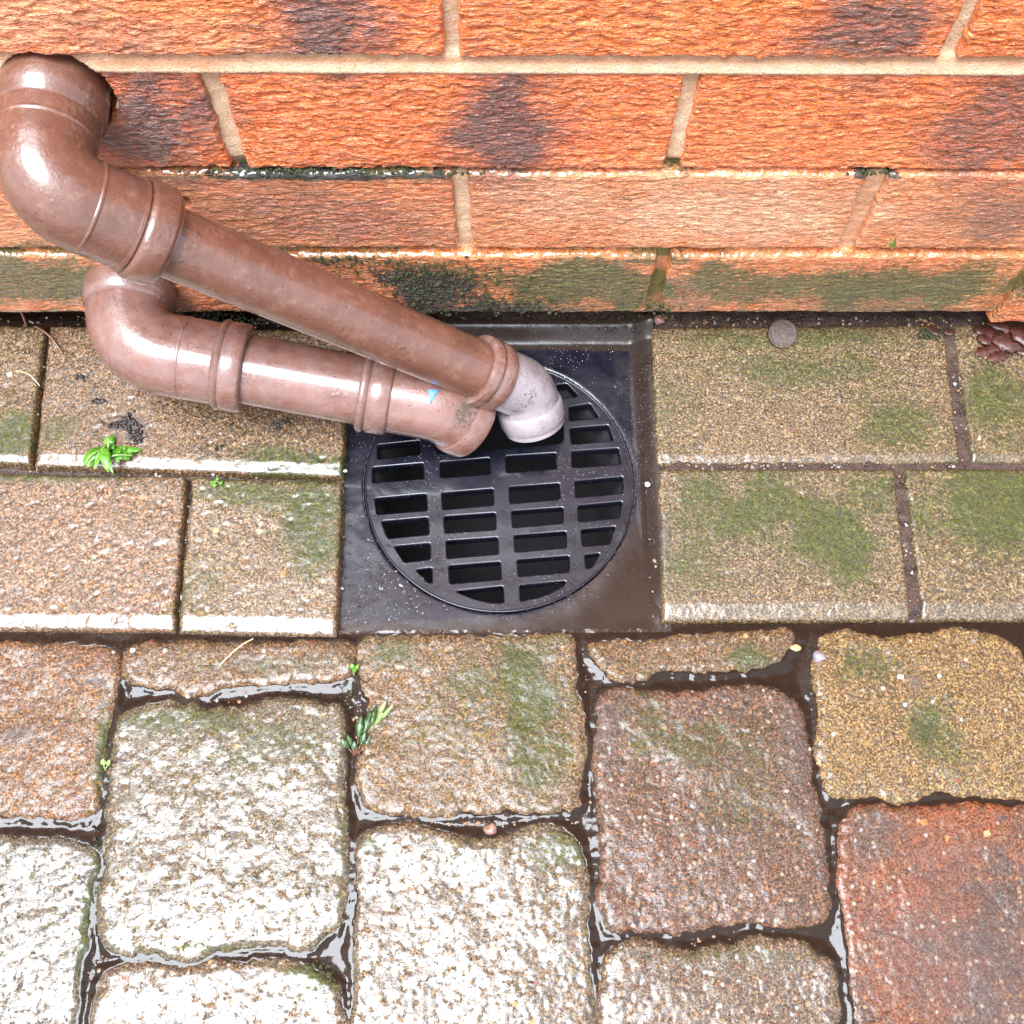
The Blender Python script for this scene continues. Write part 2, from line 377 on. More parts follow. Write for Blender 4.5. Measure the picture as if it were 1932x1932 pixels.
for k in PJ:
    a = PJ[k][0]
    for n in (1, 2): PJ[k] = [[x-.225*n for x in a]] + PJ[k]
    b = PJ[k][-1]
    for n in (1, 2): PJ[k] = PJ[k] + [[(b[0]+b[2])/2+.225*n-.004]*1 + [(b[1]+b[3])/2+.225*n]*1 + [(b[0]+b[2])/2+.225*n-.004, (b[1]+b[3])/2+.225*n]]
    PJ[k].sort(key=lambda q: q[0])
dark_w = blobs([(610, 40, 120, 110, .95), (1650, 55, 130, 90, .85), (290, 220, 140, 110, 1), (950, 235, 110, 130, .95), (1900, 230, 150, 100, .75), (470, 60, 60, 60, .4),
                (640, 400, 240, 75, .55), (1880, 400, 120, 75, .7), (1290, 540, 60, 50, .5), (1640, 560, 200, 30, .5), (740, 420, 120, 50, .5)], 'wall')
moss_w = blobs([(70, 515, 190, 48, 1.3), (1080, 530, 190, 46, 1.1), (1640, 535, 330, 40, 1.05), (1400, 530, 140, 45, .9), (1000, 575, 300, 22, .7), (1700, 580, 300, 16, .7),
                (820, 500, 200, 14, .7), (1240, 480, 100, 10, .8), (620, 325, 330, 10, .9), (1270, 318, 40, 14, .8), (560, 480, 260, 10, .6)], 'wall', 3)
pale_w = blobs([(1400, 395, 260, 60, .6), (1020, 380, 120, 50, .4), (60, 40, 200, 60, .35), (250, 60, 200, 40, .3)], 'wall', 13)
black_w = blobs([(590, 327, 190, 7, 1), (830, 535, 100, 38, .85), (900, 575, 170, 22, .7), (760, 515, 60, 20, .7), (800, 327, 120, 5, .8), (1650, 327, 50, 5, 1.2),
                 (1400, 585, 500, 12, .5), (300, 585, 300, 14, .5)], 'wall', 5)
def brick_h(seed, amp, proud):
    def f(X, Y, d):
        wx = X + fbm(X*70, Y*70, seed+3, 3)*.004; wy = Y + fbm(X*95, Y*60, seed+1, 3)*.0035
        r = fbm(wx*80, wy*430, seed, 3, .55); r = 1-np.abs(r)*2.2
        r2 = fbm(wx*190, wy*600, seed+7, 3, .6)
        t = proud + amp*(r*.0008 + r2*.0006) + fbm(X*22, Y*30, seed+9, 3)*.0006
        R = .0035; R = .0022; q = np.clip(1-d/R, 0, 1); t = t - R*.55*(1-np.sqrt(np.clip(1-q*q, 0, 1)))
        return np.where(d < 0, proud-.0019-np.minimum(-d*6, .016), t)
    return f
bm_cols = {'A': ((.80, .130, .009), (.84, .185, .016)), 'B': ((.78, .125, .009), (.82, .165, .018)), 'C': ((.62, .14, .030), (.66, .20, .055)), 'D': ((.62, .12, .014), (.50, .15, .03))}
hz = (HOLE.x+.0030, HOLE.z-.0012); hz2 = (HOLE2.x, HOLE2.z)
bi = 0
for k in 'ABCD':
    z1, z0 = CO[k]
    for i in range(len(PJ[k])-1):
        L, R_ = PJ[k][i], PJ[k][i+1]
        xl1, xl0, xr1, xr0 = L[1], L[3], R_[0], R_[2]
        if k == 'A':                       # the measured slant is only the lower half of the brick
            pass
        zb = (zDL, zDL, zDL, zDL-.004)[i] if k == 'D' and i < 3 else z0
        poly = [(xl0, zb), (xr0, zb), (xr1, z1), (xl1, z1)]
        bi += 1; seed = bi*13
        infr = xr0 > -.40 and xl0 < .40
        def en(X, Y, seed=seed):
            e = fbm(X*140, Y*140, seed+50, 3)*.0016
            h = np.hypot(X-hz[0], Y-hz[1]) - .0285 + fbm(X*120, Y*120, seed, 2)*.003
            return e + np.minimum(0, h-.0005)*1.0
        pol = poly
        def sd2(X, Y): return None
        m = brick_mat('brick_%s_%d' % (k, i), *bm_cols[k], seed=bi, pale=.55 if k == 'C' else .45)
        res = .0009 if infr else .004
        hf = brick_h(seed, .7 if k in 'CD' else 1.05, DEPTH[k] + random.uniform(-.0003, .0003))
        # pieces round the pipe hole: distance to the hole limits the distance to the edge
        P = np.asarray(poly)
        def edge(X, Y, P=P, seed=seed):
            d = sdf(P, X, Y); n = fbm(X*140, Y*140, seed+50, 3)*.0013
            h = np.hypot(X-hz[0], Y-hz[1]) - .0248 + fbm(X*120, Y*120, 5, 2)*.0025
            h2 = np.hypot((X-hz2[0]), (Y-hz2[1])*1.3) - .006 + fbm(X*120, Y*120, 5, 2)*.002
            return np.minimum(np.minimum(d+n, h), h2) - d
        height_piece('brick', poly, 'wall', res, hf, m, wall, margin=.003, edge_noise=edge,
                     attrs={'dark': dark_w, 'moss': moss_w, 'black': black_w, 'pale': pale_w})
# courses above the picture, low detail
BRK = brick_mat('brick_plain', (.62, .145, .025), (.68, .19, .05), 77)
zt = CO['A'][0]
for r in range(2):
    z0 = zt + .010 + r*.075
    for i in range(6):
        x0 = -.62 + i*.225 + (r % 2)*.1125*(-1)
        height_piece('brick', [(x0, z0), (x0+.215, z0), (x0+.215, z0+.065), (x0, z0+.065)], 'wall', .003, brick_h(300+r*9+i, 1.1, .0035), BRK, wall)
ztop = zt + .010 + .075*2
bm = bmesh.new()
for r in range(66):
    for i in range(20):
        x0 = -2.2 + i*.225 + (r % 2)*.1125
        bmesh.ops.create_cube(bm, size=1, matrix=Matrix.Translation((x0+.1075, .012, ztop+r*.075+.0325)) @ Matrix.Diagonal((.215, .03, .065, 1)))
HIGH = bm_mesh(bm, False)
HIGHBRK = simple_mat('brick_upper', (.50, .11, .02), (.58, .16, .04), 60, .5)
o = mesh_obj('brick', HIGH, HIGHBRK, wall); o['kind'] = 'stuff'
# mortar bed: fine relief in view
def mortar_h(X, Y, d):
    h = -.0022 + fbm(X*60, Y*60, 4, 4)*.0010 + fbm(X*400, Y*400, 6, 2)*.0004
    k = lambda a, b: np.exp(-((Y-(a+b)/2)/.005)**2)
    j = sstep(zB1-.001, zB1+.001, Y)*sstep(zA0+.001, zA0-.001, Y)
    h = h*(1-.6*j) + j*(.0028*(zA0-Y)/(zA0-zB1)+.0006) - k(zB0, zC1)*.0045 - k(zC0, zD1)*.001
    h = h - .016*sstep(zD0+.005, zD0+.001, Y)
    q = np.hypot(X-hz[0], Y-hz[1]); h = h - .03*sstep(.0252, .0235, q)
    q = np.hypot(X-hz2[0], (Y-hz2[1])*1.3); h = h - .012*sstep(.007, .0045, q)
    return h
pol = [(-.45, zD0-.02), (.45, zD0-.02), (.45, ztop), (-.45, ztop)]
orange = blobs([(300, 112, 130, 12, .6), (1250, 530, 30, 60, .9), (1640, 400, 60, 80, .5), (1600, 475, 300, 8, .6), (1100, 325, 900, 6, .4), (1900, 550, 50, 60, .9), (1000, 110, 1300, 5, .6), (1910, 110, 120, 14, .5), (200, 330, 120, 20, 1)], 'wall', 9)
height_piece('mortar', pol, 'wall', .0012, mortar_h, MORTAR, wall, margin=.001, attrs={'dark': orange, 'moss': moss_w, 'black': black_w})
bm = bmesh.new()
for (a, b_) in ((-1.2, -.449), (.449, 1.2)):
    bmesh.ops.create_cube(bm, size=1, matrix=Matrix.Translation(((a+b_)/2, .0125, (ztop+zD0)/2)) @ Matrix.Diagonal((b_-a, .02, ztop-zD0, 1)))
bmesh.ops.create_cube(bm, size=1, matrix=Matrix.Translation((0, .085, (5.2+zD0-.06)/2)) @ Matrix.Diagonal((4.8, .09, 5.2-zD0+.06, 1)))
bmesh.ops.create_cube(bm, size=1, matrix=Matrix.Translation((0, .022, (5.2+ztop)/2)) @ Matrix.Diagonal((4.8, .04, 5.2-ztop-.001, 1)))
bmesh.ops.create_cube(bm, size=1, matrix=Matrix.Translation((0, .034, zD0-.05)) @ Matrix.Diagonal((2.4, .020, .09, 1)))
mesh_obj('wall_core', bm_mesh(bm, False), MORTAR, wall)

# ------------------------------------------------------------------ pavement
# joint bed with the hole for the gully
TR = -.011                                               # level of the gully plate
gx0, gx1 = (G(640, 1000, TR).x), (G(1240, 1000, TR).x)
gy1, gy0 = G(930, 628, TR).y, G(940, 1192, TR).y
BX0, BX1, BY0, BY1 = -.46, .46, -.50, .026
res = .0016
xs = np.arange(BX0, BX1, res); ys = np.arange(BY0, BY1, res)
X, Y = np.meshgrid(xs, ys)
yrow = G(940, 1200).y
H = -.0085 + fbm(X*50, Y*50, 3, 4)*.0020 + fbm(X*300, Y*300, 8, 3)*.0012
H += sstep(yrow+.004, yrow-.012, Y)*-.0035                 # deeper joints between the tumbled setts
rj = sstep(gx1-.004, gx1+.01, X)*sstep(yrow+.010, yrow+.015, Y); H += rj*.0060   # silt filled joints on the right
# silt heaps that break the water surface
for (u, v, r, h) in ((240, 1330, 14, .004), (650, 1310, 12, .005), (660, 1370, 9, .005), (1110, 1330, 10, .006), (1105, 1440, 9, .007), (1115, 1560, 12, .006), (900, 1555, 22, .006),
                     (185, 1830, 14, .006), (170, 1890, 12, .006), (390, 1812, 16, .005), (1270, 1765, 24, .006), (1460, 1240, 14, .004), (60, 1560, 16, .004)):
    p = G(u, v); H += h*np.exp(-((X-p.x)**2+(Y-p.y)**2)/(r*.0005)**2/1.0)
wallgap = sstep(-.020, -.006, Y); H = H*(1-wallgap*.3) + wallgap*(-.004)*(X < gx0+.06)
cell = ~((X[:-1, :-1] > gx0) & (X[:-1, :-1] < gx1-res) & (Y[:-1, :-1] > gy0) & (Y[:-1, :-1] < gy1-res))
idx = np.arange(X.size).reshape(X.shape); j, i = np.nonzero(cell)
Fq = np.stack([idx[j, i], idx[j, i+1], idx[j+1, i+1], idx[j+1, i]], 1)
V = np.stack([X.ravel(), Y.ravel(), H.ravel()], 1)
pave = mesh_obj('pavement', np_mesh('pavement', V, Fq), MUD, None, (0, 0, 0)); tag(pave, kind='structure')
# the yard beyond, with the same hole
bm = bmesh.new()
def rect(a, b_, c, d, z):
    bm.faces.new([bm.verts.new(q) for q in ((a, c, z), (b_, c, z), (b_, d, z), (a, d, z))])
rect(-30, -.44, -30, .05, -.014); rect(.44, 30, -30, .05, -.014); rect(-.44, .44, -30, -.48, -.014)
mesh_obj('ground', bm_mesh(bm, False), MUD, None, (0, 0, 0))['kind'] = 'structure'

def paver_h(P, seed, cf, ztop=0.0, amp=1.0, tilt=(0, 0)):
    P = np.asarray(P); a, b_ = P[0], P[1]                    # P[0]-P[1] is the front edge
    n = np.array([-(b_-a)[1], (b_-a)[0]]); n = n/np.linalg.norm(n); cx, cy = P.mean(0)
    def f(X, Y, d):
        df = (X-a[0])*n[0]+(Y-a[1])*n[1]
        t = ztop + (X-cx)*tilt[0]+(Y-cy)*tilt[1] + amp*(fbm(X*30, Y*30, seed, 3)*.0005 + fbm(X*160, Y*160, seed+4, 3)*.00028 + fbm(X*600, Y*600, seed+8, 2)*.00022)
        g = fbm(X*190, Y*190, seed+12, 3); t = t - amp*.0016*np.clip(g-.3, 0, 1)
        R = .0030; q = np.clip(1-d/R, 0, 1); t = t - R*.8*(1-np.sqrt(np.clip(1-q*q, 0, 1)))
        e = np.clip(cf-df, 0, cf); t = t - e*.215 - e*e/cf*.04 - .0035*sstep(cf-.0012, cf+.0004, cf-df)
        return np.where(d < 0, ztop-.0040-cf*.25-np.minimum(-d*8, .02), t)
    return f
def sett_h(seed, ztop, R=.009, amp=1.0):
    def f(X, Y, d):
        t = ztop + fbm(X*25, Y*25, seed, 3)*.0014 + amp*(fbm(X*90, Y*90, seed+4, 2)*.0005 + fbm(X*380, Y*380, seed+8, 3)*.0004)
        g = fbm(X*260, Y*260, seed+12, 3); t = t - .0006*np.clip(g-.1, 0, 1)
        q = np.clip(1-d/R, 0, 1); t = t - R*.62*(1-np.sqrt(np.clip(1-q*q, 0, 1)))
        return np.where(d < 0, ztop-R*.62-np.minimum(-d*5, .02), t)
    return f
def px(pts, z=0.0): return [tuple(G(u, v, z)[:2]) for u, v in pts]
moss_g = blobs([(1500, 700, 160, 40, .55), (1260, 760, 60, 90, .4), (1690, 800, 80, 60, .7), (1500, 640, 240, 20, .6), (1880, 760, 80, 80, .75),
                (1450, 960, 170, 70, .85), (1560, 1010, 90, 90, 1.0), (1320, 1060, 70, 70, .6), (1870, 960, 150, 100, .95), (1640, 930, 60, 50, .6),
                (20, 820, 60, 40, .9), (110, 820, 40, 30, .6), (560, 870, 120, 30, .8), (80, 900, 200, 12, .7), (590, 970, 50, 100, .9), (490, 930, 120, 30, .7), (340, 1130, 20, 60, .5), (380, 1120, 60, 90, .35),
                (1000, 1320, 70, 170, .8), (740, 1230, 60, 30, .7), (900, 1290, 70, 60, .6), (1040, 1430, 60, 60, .6), (850, 1360, 120, 60, .35), (340, 1360, 150, 25, .7), (520, 1400, 160, 50, .5), (520, 1250, 120, 18, .5),
                (1420, 1245, 50, 30, .7), (1640, 1250, 60, 40, .6), (1760, 1370, 50, 60, .8), (1800, 1410, 40, 60, .6), (1300, 1400, 160, 50, .5), (1210, 1370, 50, 100, .5), (1380, 1500, 100, 60, .35),
                (190, 1400, 14, 90, .8), (175, 1660, 16, 100, .8), (160, 1760, 14, 70, .9), (590, 1850, 60, 40, .8), (1060, 1600, 50, 40, .7), (700, 1600, 30, 20, .6), (320, 1790, 200, 10, .5), (860, 1630, 60, 60, .4),
                (640, 1640, 10, 100, .5), (1400, 1800, 200, 14, .4)], 'ground', 2)
dark_g = blobs([(1250, 1010, 20, 30, .8), (1730, 1290, 14, 14, .7), (175, 1282, 14, 9, 1), (35, 1385, 26, 16, .9), (240, 800, 28, 14, 1.2), (255, 820, 18, 12, 1), (190, 755, 12, 7, .9), (520, 800, 22, 8, .6), (1150, 1360, 30, 60, .5),
                (1500, 1400, 30, 120, .4), (1850, 1800, 160, 120, .45), (1780, 1690, 60, 90, .35)], 'ground', 4)
AT = {'moss': moss_g, 'dark': dark_g}
tan1, tan2, tan3 = (.30, .215, .125), (.38, .275, .165), (.24, .165, .10)
pavers = [ # outline: front-left, front-right, back-right, back-left; chamfer
    ([(1240, 877), (1812, 874), (1781, 612), (1228, 616)], .0070, (.34, .25, .15), (.40, .29, .18), (.22, .17, .10)),
    ([(1836, 874), (2440, 870), (2370, 606), (1798, 612)], .0070, (.33, .25, .15), (.38, .28, .17), (.22, .17, .10)),
    ([(1251, 1173), (1721, 1171), (1688, 884), (1241, 884)], .0115, (.30, .23, .14), (.36, .27, .17), (.20, .16, .09)),
    ([(1741, 1171), (2330, 1171), (2260, 884), (1706, 884)], .0115, (.30, .23, .13), (.34, .26, .15), (.20, .16, .09)),
    ([(-560, 862), (56, 876), (84, 614), (-500, 606)], .0065, (.34, .23, .13), (.38, .27, .16), (.26, .18, .11)),
    ([(64, 879), (646, 900), (657, 622), (94, 614)], .0090, (.34, .225, .135), (.40, .26, .17), (.26, .17, .11)),
    ([(-330, 1186), (328, 1192), (352, 898), (-300, 888)], .0100, (.36, .24, .14), (.44, .27, .18), (.28, .19, .11)),
    ([(334, 1194), (634, 1202), (646, 908), (361, 900)], .0110, (.36, .26, .16), (.42, .30, .20), (.28, .21, .12))]
n = 0
for pts, cf, c1, c2, c3 in pavers:
    n += 1; P = px(pts)
    def wetf(X, Y, P=P, cf=cf):
        a, b_ = P[0], P[1]; L = math.hypot(b_[0]-a[0], b_[1]-a[1])
        df = (-(X-a[0])*(b_[1]-a[1])+(Y-a[1])*(b_[0]-a[0]))/L
        return sstep(cf*1.15, cf*.9, df+fbm(X*200, Y*200, 3, 3)*.0012)
    m = stone_mat('paver_stone_%d' % n, c1, c2, c3, n*3.1, speck=.45, peb=.90 if n < 5 else .80, film=.9, bump=.6, rough=(.22, .5), cb=.00018, K=.42)
    height_piece('paving_block', P, 'ground', .0010, paver_h(P, n*29, cf, 0, 1.0 if n > 4 else .7, (random.uniform(-.004, .004), 0)), m, pave, attrs=dict(AT, wet=wetf),
                 edge_noise=lambda X, Y, s=n: fbm(X*150, Y*150, s+70, 3)*.0008)
def z3(l): return [(a/2, 966+b_/2) for a, b_ in l]
def z4(l): return [(966+a/2, 966+b_/2) for a, b_ in l]
OUTL = []
setts = [
 # left column pair
 ([(-190, 1210), (100, 1211), (212, 1216), (225, 1240), (215, 1330), (203, 1400), (190, 1480), (187, 1530), (150, 1546), (80, 1540), (0, 1543), (-200, 1540)], (.40, .20, .11), (.46, .28, .17), (.30, .17, .10), .55, 1),
 (z3([(470, 492), (900, 490), (1300, 492), (1345, 505), (1330, 560), (1320, 640), (1120, 640), (1000, 645), (900, 655), (800, 680), (720, 695), (650, 668), (540, 655), (480, 640), (465, 600)]), (.34, .20, .11), (.40, .27, .16), (.26, .16, .09), .5, 1),
 (z3([(440, 770), (520, 735), (620, 708), (700, 715), (770, 742), (860, 745), (960, 718), (1010, 700), (1100, 708), (1230, 715), (1290, 735), (1310, 800), (1302, 900), (1305, 1050), (1300, 1200), (1318, 1300), (1312, 1420), (1300, 1520), (1250, 1590), (1180, 1635), (1120, 1655), (1060, 1630), (900, 1640), (820, 1655), (740, 1690), (640, 1690), (560, 1660), (410, 1665), (385, 1600), (360, 1520), (365, 1440), (400, 1360), (395, 1230), (402, 1080), (405, 950), (425, 850)]), (.36, .29, .18), (.42, .36, .25), (.30, .23, .14), .6, 2),
 (z3([(-500, 1225), (0, 1222), (100, 1228), (200, 1225), (320, 1240), (362, 1280), (372, 1350), (345, 1430), (330, 1540), (322, 1640), (300, 1740), (290, 1850), (270, 1960), (255, 2100), (250, 2300), (-500, 2300)]), (.30, .27, .22), (.38, .34, .28), (.26, .21, .16), .5, 2),
 (z3([(375, 1790), (400, 1740), (470, 1705), (560, 1690), (680, 1715), (760, 1712), (850, 1695), (960, 1700), (1060, 1685), (1150, 1710), (1240, 1745), (1290, 1800), (1300, 1880), (1298, 2000), (1300, 2350), (320, 2350), (335, 2000), (345, 1880)]), (.38, .28, .18), (.46, .36, .26), (.28, .20, .12), .7, 2),
 ([(680, 1200), (780, 1197), (900, 1196), (1040, 1194), (1085, 1196), (1090, 1260), (1096, 1330), (1106, 1400), (1098, 1470), (1090, 1530), (1020, 1536), (900, 1534), (800, 1540), (735, 1536), (695, 1528), (675, 1490), (668, 1440), (690, 1390), (700, 1330), (676, 1290), (672, 1240)], (.38, .27, .16), (.42, .28, .18), (.30, .22, .13), .5, 1),
 ([(672, 1600), (690, 1568), (730, 1556), (775, 1552), (830, 1565), (880, 1582), (925, 1585), (980, 1562), (1030, 1548), (1080, 1568), (1105, 1610), (1112, 1680), (1110, 1760), (1118, 1840), (1125, 1932), (1130, 2150), (655, 2150), (660, 1932), (668, 1830), (662, 1740), (672, 1660)], (.38, .29, .18), (.44, .34, .23), (.30, .20, .12), .9, 2),
 (z4([(290, 485), (480, 478), (700, 462), (900, 445), (1040, 436), (1075, 460), (1060, 510), (1000, 560), (930, 585), (860, 600), (700, 604), (560, 604), (490, 630), (400, 640), (345, 612), (310, 560), (285, 520)]), (.36, .23, .13), (.40, .27, .17), (.25, .19, .11), .4, 1),
 (z4([(320, 700), (360, 668), (410, 652), (490, 678), (600, 680), (720, 668), (820, 662), (900, 650), (990, 660), (1050, 690), (1100, 735), (1115, 800), (1120, 880), (1128, 960), (1150, 1060), (1178, 1200), (1190, 1290), (1200, 1400), (1212, 1500), (1150, 1550), (1075, 1572), (980, 1562), (900, 1545), (800, 1562), (700, 1570), (590, 1595), (480, 1580), (370, 1578), (340, 1530), (320, 1440), (335, 1330), (322, 1180), (318, 1040), (305, 900), (318, 800)]), (.26, .16, .12), (.31, .15, .10), (.20, .145, .125), .8, 1),
 (z4([(1135, 620), (1140, 540), (1160, 490), (1210, 450), (1260, 438), (1330, 465), (1420, 470), (1520, 470), (1600, 445), (1680, 428), (1760, 440), (1850, 470), (1925, 520), (1960, 590), (1975, 700), (1990, 900), (2010, 1070), (1900, 1085), (1760, 1072), (1650, 1062), (1560, 1070), (1500, 1098), (1420, 1092), (1360, 1070), (1280, 1082), (1210, 1078), (1178, 1040), (1155, 950), (1148, 880), (1165, 820), (1150, 720)]), (.48, .35, .17), (.54, .40, .22), (.36, .27, .14), .6, 1),
 (z4([(1230, 1220), (1240, 1160), (1280, 1120), (1340, 1098), (1430, 1108), (1530, 1118), (1640, 1100), (1780, 1098), (1960, 1110), (2150, 1110), (2260, 1130), (2330, 1600), (2400, 2200), (1330, 2200), (1300, 2000), (1285, 1860), (1275, 1760), (1258, 1640), (1245, 1520), (1230, 1400), (1235, 1300)]), (.70, .20, .035), (.17, .12, .12), (.50, .17, .05), .8, 1),
 (z4([(340, 1720), (360, 1660), (400, 1625), (480, 1605), (560, 1625), (650, 1655), (740, 1650), (860, 1625), (950, 1600), (1050, 1600), (1110, 1632), (1180, 1665), (1215, 1720), (1230, 1820), (1240, 1932), (1260, 2300), (330, 2300), (335, 2000), (332, 1850)]), (.38, .25, .16), (.44, .33, .24), (.28, .17, .11), .8, 2),
 # just outside the picture on the right
 (z4([(1995, 540), (2060, 500), (2700, 490), (2790, 1060), (2060, 1080), (2030, 900)]), (.36, .23, .13), (.44, .30, .18), (.25, .17, .10), .6, 1),
]
for pts, c1, c2, c3, sp, kind in setts:
    n += 1; P = chaikin(px(pts, -.002), 1); OUTL.append((P, n))
    m = stone_mat('sett_stone_%d' % n, c1, c2, c3, n*3.1, speck=sp, peb=.50 if sp >= .8 else .62, film=1.0 if kind == 2 else .62, K=.27 if kind == 2 else .33, sat=(1.08, .90, .64) if kind == 2 else (1.14, .88, .52), cr=.15 if kind == 2 else .12, bump=1.0, cb=.00014 if kind == 2 else .00026, rough=(.22, .5))
    height_piece('paving_sett', P, 'ground', .0010, sett_h(n*31, -.0015 + random.uniform(-.0006, .0006), .0065, .38 if kind == 2 else .6), m, pave, attrs=AT,
                 edge_noise=lambda X, Y, s=n: fbm(X*130, Y*130, s+70, 4, .6)*.0030+.0014)
# rows continuing outside the picture
OUT = stone_mat('sett_stone_outer', (.36, .25, .16), (.42, .32, .22), (.28, .20, .13), 5.5)
yb = G(900, 2140).y
cells = [(x0, y0, .148, .148) for y0 in (yb-.160, yb-.315) for x0 in np.arange(-.55, .55, .156)]
cells += [(G(-215, 1400).x-.156*k, yb+.002+.156*q, .148, .148) for k in (1, 2) for q in range(2)]
rx = G(2330, 1700).x
cells += [(rx+.006+.156*k, yb+.002, .148, .148) for k in range(3)] + [(G(2365, 1250).x+.006+.156*k, yb+.160, .148, .146) for k in range(3)]
cells += [(x0, y0, .148, .148) for y0 in (yb-.160, yb-.315) for x0 in (-.706, .542, .698)]
ra, rb_ = G(2440, 870).x, G(2330, 1171).x; la, lb = G(-560, 862).x, G(-330, 1186).x
yA, yB, yC = G(2000, 612).y, G(2000, 872).y, G(2000, 1172).y; yA2, yB2, yC2 = G(-100, 610).y, G(-100, 872).y, G(-100, 1188).y
OUTP = stone_mat('paver_stone_outer', (.33, .25, .15), (.38, .28, .17), (.22, .17, .10), 9.5, K=.46, film=.9, cb=.00018, bump=.6)
for k in range(3):
    for x0, y0, y1 in ((ra+.004+.204*k, yB, yA), (rb_+.004+.204*k, yC, yB-.003), (la-.204*(k+1), yB2, yA2), (lb-.204*(k+1), yC2, yB2-.003)):
        P = [(x0, y0), (x0+.2, y0), (x0+.2, y1), (x0, y1)]; n += 1
        height_piece('paving_block', P, 'ground', .003, paver_h(P, n*29, .008, 0, .8), OUTP, pave)
for x0, y0, wd, hg in cells:
    n += 1
    height_piece('paving_sett', chaikin([(x0, y0), (x0+wd, y0), (x0+wd, y0+hg), (x0, y0+hg)], 2, .12), 'ground', .003, sett_h(n*31, -.001, .006), OUT, pave, edge_noise=lambda X, Y, s=n: fbm(X*120, Y*120, s+70, 3, .6)*.0030)

# ------------------------------------------------------------------ standing water
def sheet(name, poly, z, mat, res=.004, kind='structure'):
    P = np.asarray(poly)
    return height_piece(name, poly, 'ground', res, lambda X, Y, d: z + 0*X, mat, None, margin=0)
wz = -.0058
def water_h(X, Y, d):
    m = np.full(X.shape, 1.0)
    for P, s in OUTL:
        a = np.asarray(P); k = (X > a[:, 0].min()-.01) & (X < a[:, 0].max()+.01) & (Y > a[:, 1].min()-.01) & (Y < a[:, 1].max()+.01)
        if k.any(): m[k] = np.minimum(m[k], -sdf(P, X[k], Y[k]) - (fbm(X[k]*130, Y[k]*130, s+70, 4, .6)*.0030+.0014))
    return wz + fbm(X*30, Y*30, 2, 2)*.0003 + .0020*np.exp(-np.clip(m-.0004, 0, 1)/.0034) - .012*sstep(.0025, .006, -m)
xl, xr = -.455, .455
o = height_piece('water', [(xl, G(900, 2160).y), (xr, G(900, 2160).y), (xr, yrow+.0075), (gx1+.004, yrow+.0075), (gx1+.004, yrow+.002), (gx0-.004, yrow+.002), (gx0-.004, yrow+.006), (xl, yrow+.006)], 'ground', .0012,
                 water_h, WATER, None, margin=0)
tag(o, kind='structure')

for a, b_ in ((-.46, gx0+.02), (gx1+.001, .46)):
    o = height_piece('water', [(a, -.035), (b_, -.035), (b_, .022), (a, .022)], 'ground', .002, lambda X, Y, d: -.0045 + fbm(X*60, Y*60, 5, 2)*.0006, WATER, None, margin=0)
    tag(o, kind='structure')
# ------------------------------------------------------------------ gully
def curve_mesh(loops, z0, z1, bevel, res_u=1):
    """filled outline with holes, extruded between z0 and z1 with a rounded top edge"""
    cu = bpy.data.curves.new('c', 'CURVE'); cu.dimensions = '2D'; cu.fill_mode = 'BOTH'
    for L in loops:
        sp = cu.splines.new('POLY'); sp.points.add(len(L)-1); sp.use_cyclic_u = True
        for q, (x, y) in zip(sp.points, L): q.co = (x, y, 0, 1)
    cu.extrude = (z1-z0)/2 - bevel; cu.bevel_depth = bevel; cu.bevel_resolution = 2; cu.offset = -bevel
    ob = bpy.data.objects.new('c', cu); scene.collection.objects.link(ob); bpy.context.view_layer.update()
    me = bpy.data.meshes.new_from_object(ob.evaluated_get(bpy.context.evaluated_depsgraph_get()))
    bpy.data.objects.remove(ob); bpy.data.curves.remove(cu)
    me.transform(Matrix.Translation((0, 0, (z0+z1)/2))); return me
def add_attr(me, name, fn):
    nn = len(me.vertices); co = np.empty(nn*3); me.vertices.foreach_get('co', co); co = co.reshape(-1, 3)
    a = me.attributes.new(name, 'FLOAT', 'POINT'); a.data.foreach_set('value', fn(co).astype(np.float32))
cxl, cxr = G(688, 925, TR), G(1196, 925, TR); ct, cb = G(942, 683, TR), G(945, 1158, TR)
gc = ((cxl.x+cxr.x)/2, (ct.y+cb.y)/2); gr = ((cxr.x-cxl.x)+(ct.y-cb.y))/4
print('grate centre', gc, 'r', gr, (cxr.x-cxl.x)/2, (ct.y-cb.y)/2, 'gully', gx0, gx1, gy0, gy1)
gully = tag(empty('drain_gully', (gc[0], gc[1], TR)), 'square dark plastic gully tray sunk between the paving and the wall', 'drain')
# plate: heightfield with upturned silty edges
res = .0012
xs = np.arange(gx0-.002, gx1+.004, res); ys = np.arange(gy0-.003, gy1+.006, res); X, Y = np.meshgrid(xs, ys)
q = np.hypot(X-gc[0], Y-gc[1])
H = TR + fbm(X*40, Y*40, 3, 3)*.0005
H += sstep(gy1-.010, gy1+.003, Y)*.009 + sstep(gx1-.012, gx1+.002, X)*.0075*sstep(gy0+.004, gy0+.022, Y) - sstep(.05, -.0, Y-gy0)*sstep(gx0+.08, gx1, X)*.001
cell = ~((q[:-1, :-1] < gr+.0004) & (q[1:, 1:] < gr+.0004) & (q[1:, :-1] < gr+.0004) & (q[:-1, 1:] < gr+.0004))
Rr = np.where(q < gr+.0006, (gr+.0006)/np.maximum(q, 1e-6), 1.0)        # pull the inner ring onto the circle
X2 = gc[0]+(X-gc[0])*Rr; Y2 = gc[1]+(Y-gc[1])*Rr
H = np.where(q < gr+.0006, TR-.0004, H)
idx = np.arange(X.size).reshape(X.shape); j, i = np.nonzero(cell)
me = np_mesh('tray', np.stack([X2.ravel(), Y2.ravel(), H.ravel()], 1), np.stack([idx[j, i], idx[j, i+1], idx[j+1, i+1], idx[j+1, i]], 1))
